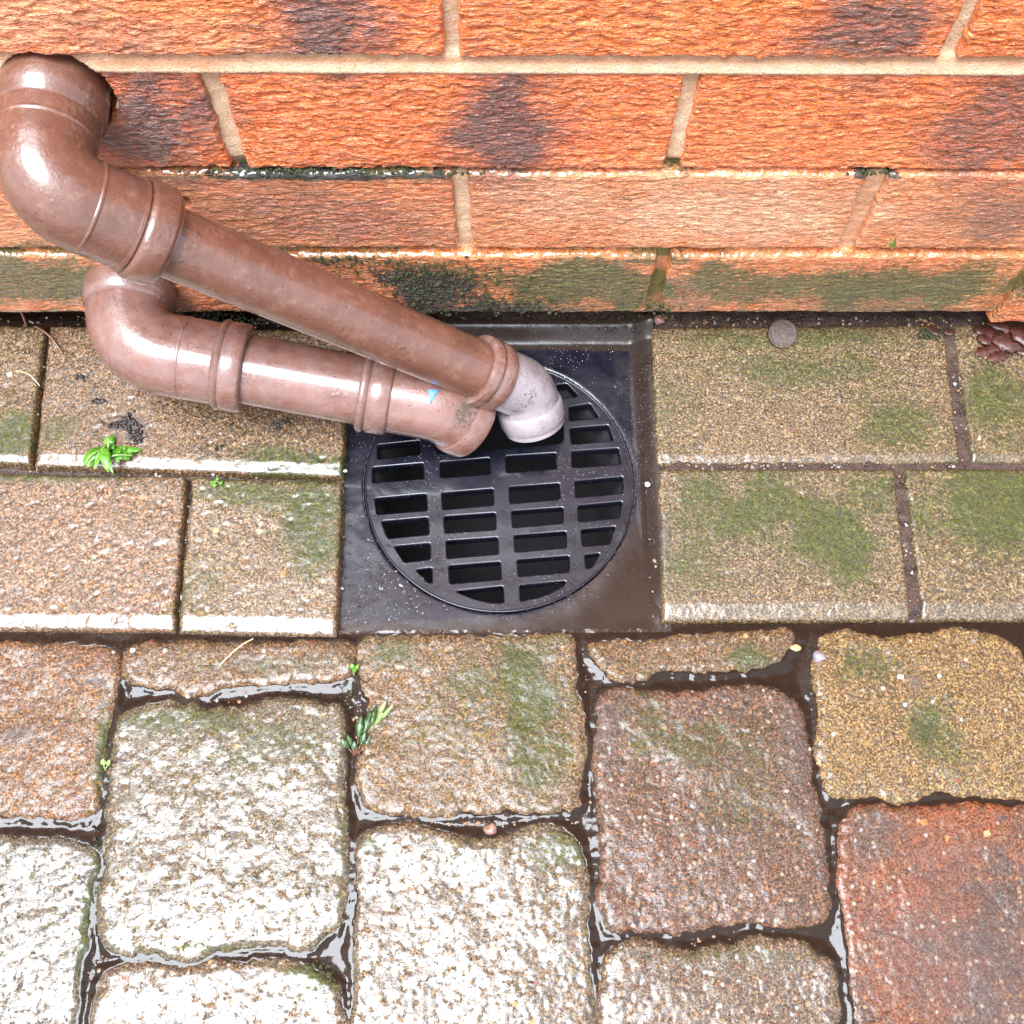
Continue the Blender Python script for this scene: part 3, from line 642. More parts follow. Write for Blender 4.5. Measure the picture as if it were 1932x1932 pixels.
def silt(co):
    x, y = co[:, 0], co[:, 1]
    s = 1.6*sstep(gy1-.016, gy1-.009, y) + 1.0*sstep(gx1-.014, gx1-.006, x) + .9*sstep(gy0+.016, gy0, y)
    s += 1.1*sstep(.100, .03, np.hypot((x-gx1), (y-gy0))) + .45*sstep(.07, .0, np.hypot(x-gx1, y-(gy1-.03)))
    return np.clip(s, 0, 1.3)
add_attr(me, 'silt', silt); mesh_obj('tray', me, PLASTIC, gully)
# ledge ring and bowl
bm = bmesh.new(); prof = [(gr+.0006, TR-.0004), (gr+.0006, TR-.010), (gr-.006, TR-.0105), (gr-.010, TR-.06), (gr-.020, TR-.13)]
S = 96; rings = [[bm.verts.new((gc[0]+r*math.cos(a*2*math.pi/S), gc[1]+r*math.sin(a*2*math.pi/S), z)) for a in range(S)] for r, z in prof]
for a_, b_ in zip(rings[:-1], rings[1:]):
    for s in range(S): bm.faces.new((a_[s], a_[(s+1) % S], b_[(s+1) % S], b_[s]))
bm.faces.new(rings[-1])
BOWL = simple_mat('bowl_plastic', (.002, .002, .003), (.004, .003, .004), 60, .9)
mesh_obj('bowl', bm_mesh(bm), BOWL, gully)

# grate
def z5(l): return [(603.8+u*.3418, 566+v*.3418) for u, v in l]
GZ = TR+.0006
slots = [
 [(290, 925), (570, 900), (572, 985), (292, 1007)], [(662, 895), (937, 872), (940, 960), (667, 980)], [(1024, 862), (1303, 845), (1305, 930), (1030, 952)], [(1390, 835), (1648, 818), (1660, 905), (1394, 925)],
 [(303, 1095), (585, 1070), (590, 1160), (315, 1182)], [(672, 1065), (955, 1042), (958, 1130), (678, 1155)], [(1045, 1032), (1322, 1012), (1325, 1098), (1050, 1122)], [(1408, 1000), (1672, 975), (1675, 1065), (1412, 1088)],
 [(340, 1222), (595, 1200), (600, 1292), (375, 1315)], [(685, 1195), (968, 1175), (970, 1265), (690, 1285)], [(1058, 1165), (1342, 1145), (1342, 1230), (1065, 1255)], [(1425, 1135), (1668, 1112), (1652, 1200), (1430, 1222)],
 [(410, 1360), (608, 1342), (608, 1430), (465, 1447)], [(697, 1330), (980, 1310), (985, 1400), (702, 1425)], [(1073, 1300), (1358, 1278), (1360, 1365), (1078, 1390)], [(1442, 1268), (1630, 1250), (1598, 1345), (1450, 1358)],
 [(530, 1490), (617, 1478), (618, 1560), (600, 1558)], [(711, 1468), (995, 1445), (1000, 1540), (718, 1565)], [(1089, 1435), (1375, 1412), (1378, 1500), (1096, 1525)], [(1463, 1408), (1545, 1398), (1505, 1470), (1470, 1482)],
 [(752, 1608), (1010, 1580), (1015, 1672), (930, 1668), (840, 1645)], [(1103, 1575), (1358, 1552), (1335, 1585), (1230, 1635), (1108, 1662)],
 [(1380, 708), (1590, 690), (1620, 775), (1390, 795)], [(1375, 590), (1490, 572), (1540, 648), (1378, 665)], [(1300, 468), (1362, 462), (1424, 530), (1310, 545)],
 [(318, 800), (552, 775), (556, 850), (318, 878)],
]
cut = [(640, 850), (1000, 822), (1340, 788), (1338, 560), (1240, 440), (1120, 395), (900, 380), (700, 480), (600, 640)]
def rnd_poly(P, r=.0012):
    out = []
    for i in range(len(P)):
        p = Vector(P[i]); a = Vector(P[i-1]); b_ = Vector(P[(i+1) % len(P)])
        da = (a-p); db = (b_-p); ra = min(r, da.length*.4); rb = min(r, db.length*.4)
        A = p+da.normalized()*ra; B = p+db.normalized()*rb
        for t in (0, .33, .66, 1): out.append(tuple((1-t)**2*A + 2*t*(1-t)*p + t*t*B))
    return out
circ = [(gc[0]+gr*math.cos(a*2*math.pi/128), gc[1]+gr*math.sin(a*2*math.pi/128)) for a in range(128)]
loops = [circ] + [rnd_poly([tuple(G(u, v, GZ)[:2]) for u, v in z5(s)]) for s in slots] + [rnd_poly([tuple(G(u, v, GZ)[:2]) for u, v in z5(cut)], .003)]
me = curve_mesh(loops, GZ-.0085, GZ, .0009)
grate = tag(empty('drain_grate', (gc[0], gc[1], GZ)), 'round black slotted grate in the gully with a notch for both pipes', 'grate')
add_attr(me, 'silt', lambda co: co[:, 0]*0)
mesh_obj('slotted_plate', me, PLASTIC, grate)
# raised rim and three raised dividers
bm = bmesh.new(); prof = [(gr-.0001, GZ-.0003), (gr-.0003, GZ+.0003), (gr-.0008, GZ+.0005), (gr-.0014, GZ+.0003), (gr-.0018, GZ-.0003)]
rings = [[bm.verts.new((gc[0]+r*math.cos(a*2*math.pi/S), gc[1]+r*math.sin(a*2*math.pi/S), z)) for a in range(S)] for r, z in prof]
for a_, b_ in zip(rings[:-1], rings[1:]):
    for s in range(S): bm.faces.new((a_[s], a_[(s+1) % S], b_[(s+1) % S], b_[s]))
me = bm_mesh(bm); add_attr(me, 'silt', lambda co: co[:, 0]*0); mesh_obj('rim', me, PLASTIC, grate)

# muddy puddle over the near right corner of the tray
pp = [(1110, 1216), (1270, 1200), (1270, 1080), (1244, 900), (1236, 760), (1196, 790), (1192, 925), (1176, 1000), (1140, 1080), (1080, 1140), (1000, 1162), (900, 1168), (760, 1172), (640, 1190), (645, 1216), (900, 1214)]
PP = chaikin(px(pp, -.0080), 2)
pc = px([(1300, 1260)], -.008)[0]
o = height_piece('water', PP, 'ground', .0012, lambda X, Y, d: -.0082+0*X, THIN, None, margin=0,
                 attrs={'depth': lambda X, Y: sstep(0, .016, sdf(PP, X, Y)+.002*fbm(X*150, Y*150, 5, 3))*np.clip(1.5-np.hypot(X-pc[0], Y-pc[1])/.075, .10, 1)})
tag(o, kind='structure')

# ------------------------------------------------------------------ pipes
def fillet(pts, rads, n=14):
    """polyline with rounded corners"""
    out = [Vector(pts[0])]
    for i in range(1, len(pts)-1):
        p, a, b_ = Vector(pts[i]), Vector(pts[i-1]), Vector(pts[i+1])
        da, db = (a-p).normalized(), (b_-p).normalized(); ang = da.angle(db); t = rads[i-1]/math.tan(ang/2)
        A, B = p+da*t, p+db*t; nrm = (da+db).normalized(); c = p + nrm*(rads[i-1]/math.sin(ang/2))
        va, vb = A-c, B-c; tot = va.angle(vb); ax = va.cross(vb).normalized()
        for k in range(n+1): out.append(c + Matrix.Rotation(tot*k/n, 3, ax) @ va)
    out.append(Vector(pts[-1])); return out
def sweep(path, radii, S=64, cap=False, inner=None, disp=None):
    bm = bmesh.new(); T = []
    for i in range(len(path)):
        a = path[max(i-1, 0)]; b_ = path[min(i+1, len(path)-1)]; T.append((b_-a).normalized())
    u = T[0].orthogonal().normalized(); rings = []
    for i, (p, r) in enumerate(zip(path, radii)):
        if i: 
            q = T[i-1].rotation_difference(T[i]); u = (q @ u).normalized()
        u = (u - T[i]*u.dot(T[i])).normalized(); v = T[i].cross(u)
        rings.append([bm.verts.new(p + (u*math.cos(a*2*math.pi/S)+v*math.sin(a*2*math.pi/S))*r) for a in range(S)])
    for a_, b_ in zip(rings[:-1], rings[1:]):
        for s in range(S): bm.faces.new((a_[s], a_[(s+1) % S], b_[(s+1) % S], b_[s]))
    if cap: bm.faces.new(rings[0]); bm.faces.new(rings[-1])
    return bm_mesh(bm)
def straight(a, b_, prof):
    """lathe along a->b_: prof = [(distance from a, radius)]"""
    a, b_ = Vector(a), Vector(b_); d = (b_-a).normalized()
    bm = bmesh.new(); u = d.orthogonal().normalized(); v = d.cross(u); S = 64
    rings = [[bm.verts.new(a+d*t+(u*math.cos(q*2*math.pi/S)+v*math.sin(q*2*math.pi/S))*r) for q in range(S)] for t, r in prof]
    for a_, b2 in zip(rings[:-1], rings[1:]):
        for q in range(S): bm.faces.new((a_[q], a_[(q+1) % S], b2[(q+1) % S], b2[q]))
    me = bm_mesh(bm); me.set_sharp_from_angle(angle=math.radians(50)); return me
def moss_attr(me, lst):
    def f(co):
        t = np.zeros(len(co))
        for (p, r, s) in lst: t = np.maximum(t, s*np.exp(-((co-np.array(p))**2).sum(1)/r**2))
        return t
    add_attr(me, 'moss', f)
PB = pipe_mat('pipe_brown', (.092, .035, .021), (.128, .054, .034), 0, 1)
PB2 = pipe_mat('pipe_pink_brown', (.115, .048, .032), (.155, .070, .050), .15, 4)
PW = pipe_mat('pipe_worn', (.09, .070, .078), (.20, .17, .18), .6, 9)
def part(name, me, mat, root, ms=()):
    moss_attr(me, ms); return mesh_obj(name, me, mat, root)

def pipe_pt(u, v, a, b_, r):               # first hit of the picture ray with a cylinder
    o_, d = CAM, ray(u, v); ax = (b_-a).normalized(); w0 = o_-a; dp = d-ax*d.dot(ax); wp = w0-ax*w0.dot(ax)
    A, B, C_ = dp.dot(dp), 2*dp.dot(wp), wp.dot(wp)-r*r; q = B*B-4*A*C_
    return o_+d*((-B-math.sqrt(max(q, 0)))/(2*A))
# upper pipe: out of the wall, elbow, sloping run, elbow into the grate
zh = HOLE.z - .004
h0 = Vector((HOLE.x-.001, .03, zh+.001)); e0 = G(72, 352, zh-.003)
e1 = G(990, 735, .030)
run = (e1-e0).normalized(); down = (G(1012, 812, .004)-e1).normalized()
print('elbow0', e0, 'elbow1', e1, 'down', down)
up_root = tag(empty('waste_pipe', (e1.x, e1.y, 0)), 'narrower brown waste pipe sloping down from the wall over the other pipe', 'pipe')
rf = .0226; rp = .0180
L0 = (e1-e0).length
sock0 = .061                                       # end of the first elbow's socket along the run
pth = fillet([h0, e0, e0+run*(sock0-.018)], [.022], 18); part('elbow', sweep(pth, [rf]*len(pth)), PB, up_root)
d0 = (e0-h0).normalized(); lh = (e0-h0).length
part('socket_ring', straight(h0, e0, [(.0, rf), (.012, rf+.0022), (.030, rf+.0026), (.040, rf+.0026), (.0415, rf+.0012), (.043, rf+.0012), (.0445, rf-.0002)]), PB, up_root)
part('seam', straight(h0, e0, [(lh-.028, rf), (lh-.0272, rf+.0005), (lh-.0262, rf+.0005), (lh-.0254, rf)]), PB, up_root)
part('seam', straight(e0, e1, [(.0216, rf), (.0222, rf+.0005), (.023, rf+.0005), (.0238, rf)]), PB, up_root)
part('collar', straight(e0, e1, [(sock0-.0195, rf-.001), (sock0-.019, rf+.0010), (sock0-.0175, rf+.0012), (sock0-.0165, rf+.0002), (sock0-.015, rf+.0022), (sock0-.013, rf+.0026), (sock0-.004, rf+.0026), (sock0-.0025, rf+.0018), (sock0-.002, rf+.0006), (sock0-.0005, rf+.0002), (sock0, rf-.001), (sock0, rp)]), PB, up_root)
part('straight_pipe', straight(e0, e1, [(sock0-.012, rp), (L0-.018, rp)]), PB, up_root)
rf2 = .0196
pe = e1+down*.027
pth = fillet([e0+run*(L0-.030), e1, pe], [.017], 14); part('end_elbow', sweep(pth, [rf2]*len(pth)), PW, up_root,
     [(G(980, 778, .045), .010, .95), (G(1000, 745, .05), .008, .8)])
part('collar', straight(e0, e1, [(L0-.040, rp), (L0-.040, rf2+.0012), (L0-.0395, rf2+.0022), (L0-.036, rf2+.0028), (L0-.0335, rf2+.0026), (L0-.0325, rf2+.0014), (L0-.031, rf2+.0022), (L0-.024, rf2+.0022), (L0-.0228, rf2+.0012), (L0-.0222, rf2-.0002)]), PB2, up_root, [(G(890, 770, .03), .006, .6)])
part('end_ring', straight(e1, pe, [(.010, rf2-.0004), (.011, rf2+.0010), (.0125, rf2+.0016), (.021, rf2+.0018), (.023, rf2+.001), (.023, rf2-.002), (.020, rf2-.003)]), PW, up_root)

# lower pipe
f0 = G(237, 655, .062); g0 = Vector((f0.x-.001, .03, .066)); 
f1 = G(828, 764, .036); runb = (f1-f0).normalized(); downb = Vector((.85, -.18, -.75)).normalized()
print('lower', f0, f1)
lo_root = tag(empty('waste_pipe', (f1.x, f1.y, 0)), 'wider pinkish brown waste pipe lying low beneath the sloping one', 'pipe')
rb, rs = .0250, .0213
L1 = (f1-f0).length; lw = (f0-g0).length
s1 = .072; s2 = L1-.040
pth = fillet([g0, f0, f0+runb*(s1-.012)], [.029], 18); part('elbow', sweep(pth, [rb]*len(pth)), PB2, lo_root)
part('socket_ring', straight(g0, f0, [(.03, rb), (.031, rb+.0020), (.038, rb+.0024), (.046, rb+.0020), (.048, rb-.0004)]), PB2, lo_root)
part('seam', straight(g0, f0, [(lw-.031, rb), (lw-.0302, rb+.0005), (lw-.029, rb+.0005), (lw-.0282, rb)]), PB2, lo_root)
part('seam', straight(f0, f1, [(.0346, rb), (.0352, rb+.0004), (.0362, rb+.0004), (.0368, rb)]), PB2, lo_root)
part('collar', straight(f0, f1, [(s1-.017, rb-.001), (s1-.0165, rb+.0012), (s1-.014, rb+.0030), (s1-.0125, rb+.0026), (s1-.0115, rb+.0016), (s1-.010, rb+.0022), (s1-.001, rb+.0022), (s1+.0005, rb+.0012), (s1+.001, rb+.0002), (s1+.001, rs)]), PB2, lo_root)
part('straight_pipe', straight(f0, f1, [(s1-.005, rs), (s2, rs)]), PB2, lo_root)
rb2 = .0226
part('collar', straight(f0, f1, [(s2-.0085, rs), (s2-.0085, rb2+.0014), (s2-.007, rb2+.0028), (s2-.0045, rb2+.0028), (s2-.0030, rb2+.0012), (s2-.0018, rb2+.0024), (s2+.009, rb2+.0022), (s2+.0105, rb2+.0010), (s2+.011, rb2-.0003)]), PB2, lo_root)
fe = f1+downb*.026
pth = fillet([f0+runb*(s2-.002), f1, fe], [.019], 14)
part('end_elbow', sweep(pth, [rb2]*len(pth)), PB2, lo_root, [(G(884, 774, .052), .0075, 1.0), (G(878, 792, .050), .0075, 1.0), (G(886, 808, .044), .006, .9)])
part('end_ring', straight(f1, fe, [(.014, rb2-.0004), (.0145, rb2+.0012), (.016, rb2+.0018), (.025, rb2+.0018), (.027, rb2+.0008), (.027, rb2-.002), (.012, rb2-.003)]), PB2, lo_root)

# ------------------------------------------------------------------ leaves, weeds, litter
def leaf_bm(bm, base, dirv, L, Wd, lobes=0, curl=.15, nrm=Vector((0, 0, 1)), fold=.12):
    d = Vector(dirv).normalized(); s = d.cross(nrm).normalized(); up_ = s.cross(d).normalized(); base = Vector(base)
    N = 9; mid = []; le = []; ri = []
    for k in range(N+1):
        t = k/N; wd = Wd*math.sin(math.pi*min(1, t*.92+.06))**.8
        if lobes: wd *= .62+.38*abs(math.cos(t*math.pi*lobes))
        c = base + d*L*t + up_*(curl*L*math.sin(t*math.pi)*.5)
        mid.append(bm.verts.new(c)); le.append(bm.verts.new(c+s*wd+up_*wd*fold*random.uniform(.5, 1.6)+d*L*.03)); ri.append(bm.verts.new(c-s*wd+up_*wd*fold*random.uniform(.5, 1.6)+d*L*.03))
    for k in range(N):
        bm.faces.new((mid[k], mid[k+1], le[k+1], le[k])); bm.faces.new((mid[k+1], mid[k], ri[k], ri[k+1]))
def stem_bm(bm, a, b_, r, bend=Vector((0, 0, .004))):
    a, b_ = Vector(a), Vector(b_); N = 5; prev = None
    for k in range(N+1):
        t = k/N; p = a.lerp(b_, t)+bend*math.sin(t*math.pi); d = (b_-a).normalized(); u = d.orthogonal().normalized(); v = d.cross(u)
        ring = [bm.verts.new(p+(u*math.cos(q*math.pi/3)+v*math.sin(q*math.pi/3))*r) for q in range(6)]
        if prev:
            for q in range(6): bm.faces.new((prev[q], prev[(q+1) % 6], ring[(q+1) % 6], ring[q]))
        prev = ring
def thick(me, t=.00025):
    bm = bmesh.new(); bm.from_mesh(me); bmesh.ops.solidify(bm, geom=bm.faces[:], thickness=t); bm.to_mesh(me); bm.free()
    for p in me.polygons: p.use_smooth = True
    return me
def leaf_mat(name, c1, c2, rough=.3):
    b = NB(name); nn = b.noise(260, 4, .6)
    b.P(Base_Color=b.mix(b.ramp(nn, [(.35, 0), (.65, 1)]), c1, c2), Roughness=rough, Normal=b.bump(nn, .0012), Coat_Weight=.25, Coat_Roughness=.15,
        Specular_IOR_Level=.35)
    return b.m
GREEN = leaf_mat('leaf_green', (.035, .13, .008), (.10, .26, .018)); DGREEN = leaf_mat('leaf_dark_green', (.010, .030, .006), (.035, .075, .012))
STEM = leaf_mat('stem_green', (.12, .20, .05), (.22, .30, .10)); RSTEM = leaf_mat('stem_red', (.08, .02, .012), (.14, .05, .025))
RUST = leaf_mat('leaf_rust', (.022, .004, .002), (.065, .014, .006), .6)

def part_bm(name, bm, mat, root, th=True):
    me = bm_mesh(bm); 
    if th: thick(me)
    return mesh_obj(name, me, mat, root)
# torn bright leaf clump
c = G(205, 852, -.001)
lf = tag(empty('leaf_clump', c), 'torn bright green feathery leaf scrap lying on the paving below the pipes', 'leaf')
tips = [(212, 822), (160, 878), (180, 885), (252, 858), (238, 845), (205, 890), (172, 862), (225, 872), (190, 868), (245, 866), (195, 845), (228, 852)]
tips = tips + [(u + random.gauss(0, 12), v + random.gauss(0, 8)) for u, v in tips]
for k, (u, v) in enumerate(tips):
    t = G(u, v, .002+.006*(k % 3)/2); a = c + Vector((random.uniform(-.004, .004), random.uniform(-.003, .003), .001+.003*(k % 2)))
    bm = bmesh.new(); leaf_bm(bm, a, t-a, (t-a).length, random.uniform(.0016, .0042), lobes=3.5, curl=random.uniform(.1, .5)); part_bm('leaflet', bm, GREEN, lf)
for a, b_ in (((213, 820), (205, 850)), ((160, 880), (190, 850)), ((250, 860), (200, 866)), ((178, 886), (200, 840))):
    bm = bmesh.new(); stem_bm(bm, G(*a, .004), G(*b_, .007), .0006); part_bm('stem', bm, STEM, lf, False)
def tiny(uv, tips, mat, label, cat='weed', L=None, z=-.001, wid=.0022, name='weed', lob=0, stem=STEM, h=.008):
    c = G(*uv, z); r = tag(empty(name, c), label, cat)
    for (u, v) in tips:
        t = G(u, v, z+h*random.uniform(.6, 1.2)); m_ = c.lerp(t, .45)+Vector((0, 0, .001))
        bm = bmesh.new(); stem_bm(bm, c, m_, .0004, Vector((0, 0, .001))); part_bm('stem', bm, stem, r, False)
        bm = bmesh.new(); leaf_bm(bm, m_, t-m_, (t-m_).length, wid*random.uniform(.8, 1.2), lobes=lob); part_bm('leaf', bm, mat, r)
    return r
tiny((408, 909), [(398, 912), (412, 902), (420, 912), (404, 918)], GREEN, 'tiny green sprig on the joint line right of the leaf clump', wid=.0016, z=.0, h=.002)
tiny((668, 1275), [(664, 1252), (676, 1254), (670, 1262)], GREEN, 'small pale green shoot in the joint between the thin sett and the mossy one', wid=.0012, h=.006, z=-.005)
tiny((200, 1455), [(194, 1432), (207, 1434)], STEM, 'two bladed pale shoot in the joint beside the left edge', wid=.0014, h=.006, z=-.005)
tiny((672, 1430), [(655, 1385), (643, 1392), (668, 1398), (690, 1380), (700, 1388), (682, 1350), (700, 1342), (712, 1330)], DGREEN, 'weed with small lobed leaves on reddish stems in the joint of the setts', wid=.0022, lob=2, stem=RSTEM, h=.006, z=-.006)
tiny((706, 1372), [(728, 1322), (736, 1338), (722, 1345), (742, 1330)], STEM, 'silvery thin leaved weed tip beside the lobed weed', wid=.0010, h=.012, z=-.004)
tiny((322, 612), [(346, 592), (334, 602)], DGREEN, 'small dark green leaf lying at the wall foot between the two pipes', 'leaf', wid=.0034, name='leaf', h=.006, z=.001)
tiny((1686, 470), [(1690, 448)], GREEN, 'x', wid=.001) if False else None
p = Wl(1683, 468, -.004); r = tag(empty('weed', p), 'thin green shoot growing from the wall joint at the right', 'weed')
for (u, v) in ((1690, 447), (1680, 455)):
    bm = bmesh.new(); leaf_bm(bm, p, Wl(u, v, -.008)-p, (Wl(u, v, -.008)-p).length, .0009, nrm=Vector((0, -1, 0))); part_bm('leaf', bm, GREEN, r)
# rust leaves in the right corner
c = G(1890, 640, .001); lr = tag(empty('leaf_litter', c), 'matted wet dark red dead leaves in the corner by the wall at the right edge', 'leaves')
for (u0, v0, u1, v1, wd, z) in ((1838, 618, 1905, 640, .007, .002), (1860, 608, 1940, 622, .006, .004), (1870, 640, 1935, 652, .008, .003), (1905, 615, 1950, 655, .006, .006),
                                (1838, 668, 1890, 655, .005, .001), (1860, 680, 1905, 668, .004, .001), (1780, 622, 1800, 630, .003, .001), (1750, 616, 1772, 632, .003, .002), (1845, 632, 1868, 650, .004, .003), (1915, 660, 1950, 668, .004, .002)):
    a = G(u0, v0, z); b_ = G(u1, v1, z+.0015); bm = bmesh.new(); leaf_bm(bm, a, b_-a, (b_-a).length, wd*1.15, lobes=random.choice((2.5, 3.5, 4.5)), curl=random.uniform(-.1, .1), fold=random.uniform(0, .12)); part_bm('leaf', bm, RUST, lr)
# coin
c = G(1476, 630, .004); bm = bmesh.new(); nrm = Vector((0, -.35, 1)).normalized()
pr = [(0, .0012), (.0072, .0012), (.0086, .0012), (.0092, .0016), (.0098, .0013), (.0098, 0), (0, 0)]
Mx = nrm.to_track_quat('Z', 'Y').to_matrix(); prev = None
for r_, z_ in pr:
    ring = [bm.verts.new(c + Mx @ Vector((max(r_, .00001)*math.cos(a*math.pi/24), max(r_, .00001)*math.sin(a*math.pi/24), z_))) for a in range(48)]
    if prev:
        for s in range(48): bm.faces.new((prev[s], prev[(s+1) % 48], ring[(s+1) % 48], ring[s]))
    prev = ring
o = mesh_obj('coin', bm_mesh(bm), simple_mat('coin_brown', (.03, .016, .011), (.065, .036, .025), 500, .35, .0012), None); tag(o, 'brown round worn disc like a coin leaning on the paving by the wall foot', 'coin')
# blue scrap on the lower pipe
q0, q1, q2 = [pipe_pt(u, v, f0, f1, rb2+.0006) for u, v in ((806, 735), (829, 736), (812, 762))]
bm = bmesh.new(); vs = [bm.verts.new(q) for q in (q0, q0.lerp(q2, .5)+Vector((.001, 0, .0005)), q2, q1.lerp(q2, .45), q1, q0.lerp(q1, .5)+Vector((0, 0, .001)))]; bm.faces.new(vs)
o = mesh_obj('plastic_scrap', thick(bm_mesh(bm), .0004), simple_mat('blue_scrap', (.05, .16, .45), (.12, .28, .6), 300, .25), None); tag(o, 'tiny torn blue scrap stuck on the lower pipe under the upper one', 'scrap')
# twigs
TW = simple_mat('twig_brown', (.10, .04, .02), (.22, .10, .05), 300, .4)
for a, b_, lab in (((24, 574, .012), (50, 616, -.002), 'short twig standing in the wet gap at the left wall foot'), ((66, 616, 0.003), (118, 668, .001), 'thin brown twig lying across the paving joint at the far left'),
                   ((30, 700, .002), (75, 728, .001), 'pale curved grass stalk across the left paving joint'), ((415, 1255, .001), (478, 1205, .003), 'fine straw lying over the thin sett below the paving')):
    bm = bmesh.new(); stem_bm(bm, G(*a), G(*b_), .0007 if 'straw' not in lab and 'pale' not in lab else .0004, Vector((.001, .002, .002)))
    o = mesh_obj('twig', bm_mesh(bm), TW if 'brown' in lab or 'short' in lab else simple_mat('straw', (.4, .28, .16), (.5, .36, .22)), None); tag(o, lab, 'twig')
# pebbles that can be told apart
def pebble(c, r, mat, label=None, sq=.65, name='pebble'):
    bm = bmesh.new(); bmesh.ops.create_icosphere(bm, subdivisions=3, radius=r, matrix=Matrix.Translation(c)); s = random.random()*50
    for v in bm.verts:
        d = v.co-c; k = 1+.28*float(vn(np.array(d.x/r*1.1+s), np.array(d.y/r*1.1+d.z/r)))
        v.co = c+Vector((d.x*k, d.y*k*.85, d.z*k*sq))
    o = mesh_obj(name, bm_mesh(bm), mat, None); tag(o, label, 'pebble'); return o
pk = simple_mat('pebble_pink', (.14, .07, .05), (.22, .12, .09), 300, .25); wt = simple_mat('pebble_white', (.26, .24, .22), (.36, .34, .32), 300, .25); gy = simple_mat('pebble_grey', (.12, .11, .13), (.22, .2, .22), 300, .25)
pebble(G(927, 1563, -.003), .0042, pk, 'pink pebble lodged in the joint below the mossy sett')
pebble(G(1243, 605, .002), .0040, pk, 'pinkish pebble at the back right corner of the gully by the wall')
pebble(G(1222, 914, -.002), .0020, wt, 'white and red chip on the right edge of the gully tray')
pebble(G(1545, 1238, -.002), .0040, gy, 'grey wet pebble at the top left corner of the yellow sett')
pebble(G(1550, 1308, -.003), .0022, wt, 'pale pebble in the joint at the left side of the yellow sett')
pebble(G(1500, 1222, -.003), .0030, simple_mat('pebble_ochre', (.4, .27, .1), (.5, .34, .16)), 'small ochre pebble in the muddy joint left of the yellow sett')
pebble(G(652, 888, -.001), .0014, wt, 'small white chip at the paving corner left of the gully')

# scattered grit and moss crumbs: nobody could count them
def scatter(name, pts, mat, rr, flat=.6, label=None, sub=1):
    V = []; Fc = []; bm = bmesh.new(); bmesh.ops.create_icosphere(bm, subdivisions=sub, radius=1); bv = np.array([v.co[:] for v in bm.verts]); bf = np.array([[v.index for v in f.verts] for f in bm.faces]); bm.free()
    for k, p in enumerate(pts):
        r = random.uniform(*rr)*random.uniform(.6, 1); a = random.random()*6.28; ca, sa = math.cos(a), math.sin(a)
        q = bv*np.array([1, random.uniform(.6, 1), flat])*(1+.25*np.sin(bv[:, [1, 2, 0]]*3+k)); q = np.stack([q[:, 0]*ca-q[:, 1]*sa, q[:, 0]*sa+q[:, 1]*ca, q[:, 2]], 1)*r+np.array(p)
        Fc.append(bf+len(bv)*k); V.append(q)
    o = mesh_obj(name, np_mesh(name, np.concatenate(V), np.concatenate(Fc)), mat, None); tag(o, label, kind='stuff'); return o
MOSSM = simple_mat('moss_crumbs', (.012, .016, .004), (.045, .058, .012), 700, .6, .002)
GR = NB('grit'); _v = GR.voro(150, out='Color'); _s = GR.t.nodes.new('ShaderNodeSeparateColor'); GR.l(_v, _s.inputs[0])
GR.P(Base_Color=GR.ramp(_s.outputs[0], [(0, (.18, .14, .10)), (.3, (.05, .03, .02)), (.55, (.20, .10, .05)), (.75, (.03, .025, .025)), (.93, (.36, .33, .3))], 'CONSTANT'), Roughness=.25); GR = GR.m
pts = []
for (u0, v0, u1, v1, k, z) in ((240, 1300, 640, 1330, 20, -.005), (640, 1215, 690, 1460, 60, -.005), (1100, 1210, 1125, 1560, 60, -.005), (700, 1548, 1100, 1560, 70, -.005), (160, 1800, 200, 1930, 40, -.005),
                                (400, 1800, 560, 1820, 30, -.005), (1150, 1755, 1400, 1785, 40, -.005), (1240, 872, 1800, 882, 70, -.001), (1795, 620, 1825, 870, 40, -.001), (1700, 884, 1730, 1170, 40, -.001),
                                (0, 600, 640, 616, 80, -.002), (1240, 598, 1930, 614, 110, .001), (60, 880, 640, 904, 60, -.003), (330, 900, 356, 1190, 20, -.006), (640, 900, 650, 1190, 20, -.008), (660, 1190, 1080, 1200, 40, -.009),
                                (60, 620, 90, 860, 30, -.004), (1225, 640, 1250, 1160, 30, -.006)):
    for _ in range(k): pts.append(G(random.uniform(u0, u1)+random.gauss(0, 4), v0+(v1-v0)*random.random()+random.gauss(0, 2), z))
scatter('grit', pts, GR, (.0006, .0018), label='loose grit washed into the joints')
pts = []
for (u, v, su, sv, k, z) in ((560, 324, 110, 3, 130, 0), (820, 326, 60, 2, 50, 0), (840, 535, 60, 20, 260, 0), (760, 512, 50, 12, 110, 0), (930, 580, 120, 10, 130, 0), (620, 492, 60, 6, 70, 0), (1650, 326, 25, 2, 30, 0), (1250, 585, 12, 6, 30, 0)):
    for _ in range(k):
        p = Wl(random.gauss(u, su), random.gauss(v, sv), -.0045); pts.append(p)
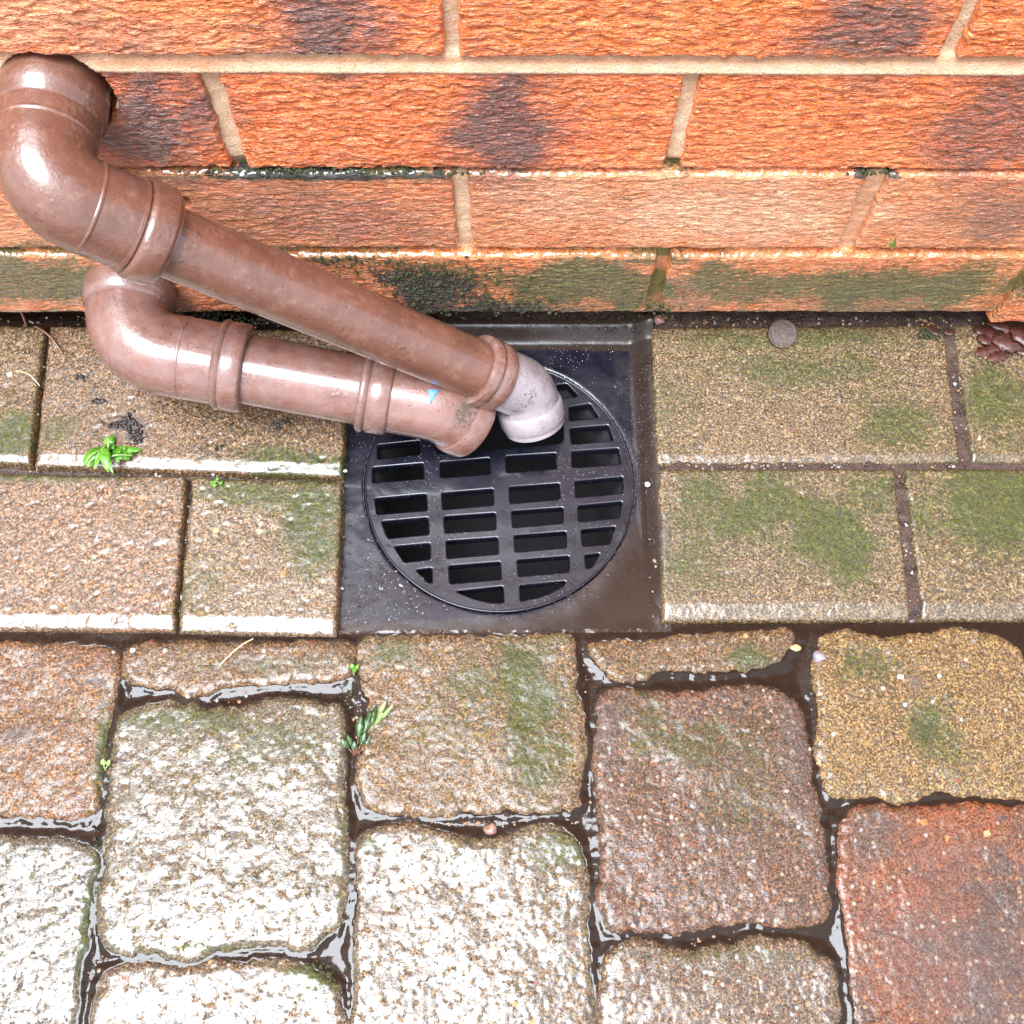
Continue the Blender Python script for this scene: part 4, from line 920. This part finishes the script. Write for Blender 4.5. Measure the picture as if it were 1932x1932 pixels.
for (u, v, su, sv, k, z) in ((370, 592, 35, 8, 110, .002), (430, 604, 50, 5, 90, .001), (190, 1400, 3, 50, 40, -.004), (655, 1300, 6, 40, 50, -.005), (1755, 628, 14, 6, 40, .002),
                             (600, 1830, 25, 10, 50, -.004), (180, 1640, 4, 60, 40, -.004), (675, 690, 16, 8, 40, .001), (1210, 598, 30, 3, 20, .003)):
    for _ in range(k): pts.append(G(random.gauss(u, su), random.gauss(v, sv), z))
scatter('moss', pts, MOSSM, (.0005, .0016), .8, 'dark moss and dirt crumbs on the wall and in the joints')
pts = []
for (u, v, su, sv, k) in ((240, 796, 9, 6, 70), (258, 820, 6, 7, 60), (222, 802, 10, 3, 25), (190, 757, 7, 3, 25), (155, 710, 6, 4, 14), (520, 800, 16, 4, 14), (410, 845, 8, 3, 12), (1155, 620, 60, 3, 20), (1755, 630, 14, 6, 50), (675, 690, 14, 6, 50), (380, 590, 40, 6, 120), (480, 606, 60, 4, 60), (1500, 603, 200, 3, 90)):  # crumbs under the upper pipe by the wall added to darken its contact shadow
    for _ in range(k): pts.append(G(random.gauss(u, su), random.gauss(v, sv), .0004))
scatter('dirt', pts, simple_mat('wet_dirt_and_shade', (.006, .005, .005), (.035, .022, .018), 500, .2, .001), (.0005, .0021), .7, 'wet black dirt clumps on the paving and at the wall foot, some deepening the shade under the upper pipe')
# rain drops on tray, grate and pipes
pts = []
def on_grate(p):
    if math.hypot(p.x-gc[0], p.y-gc[1]) > gr: return True
    for L in loops[1:]:
        if sdf(L, np.array([p.x]), np.array([p.y]))[0] > -.0006: return False
    return True
for _ in range(420):
    u, v = random.gauss(730, 60), random.gauss(1090, 70)
    if 645 < u < 900 and 900 < v < 1185:
        p = G(u, v, TR+.0004)
        if on_grate(p): pts.append(p)
for _ in range(260):
    u, v = random.uniform(690, 1190), random.uniform(870, 1160); p = G(u, v, GZ+.0001)
    if on_grate(p): pts.append(p)
for _ in range(60):
    p = G(random.uniform(1050, 1210), random.uniform(660, 860), TR+.0004)
    if on_grate(p): pts.append(p)
scatter('water_droplets', pts, DROP, (.0004, .0012), .5, 'rain drops beaded on the gully tray and the grate', 2)
print('tris', sum(len(o.data.polygons)*2 for o in scene.objects if o.type == 'MESH'))
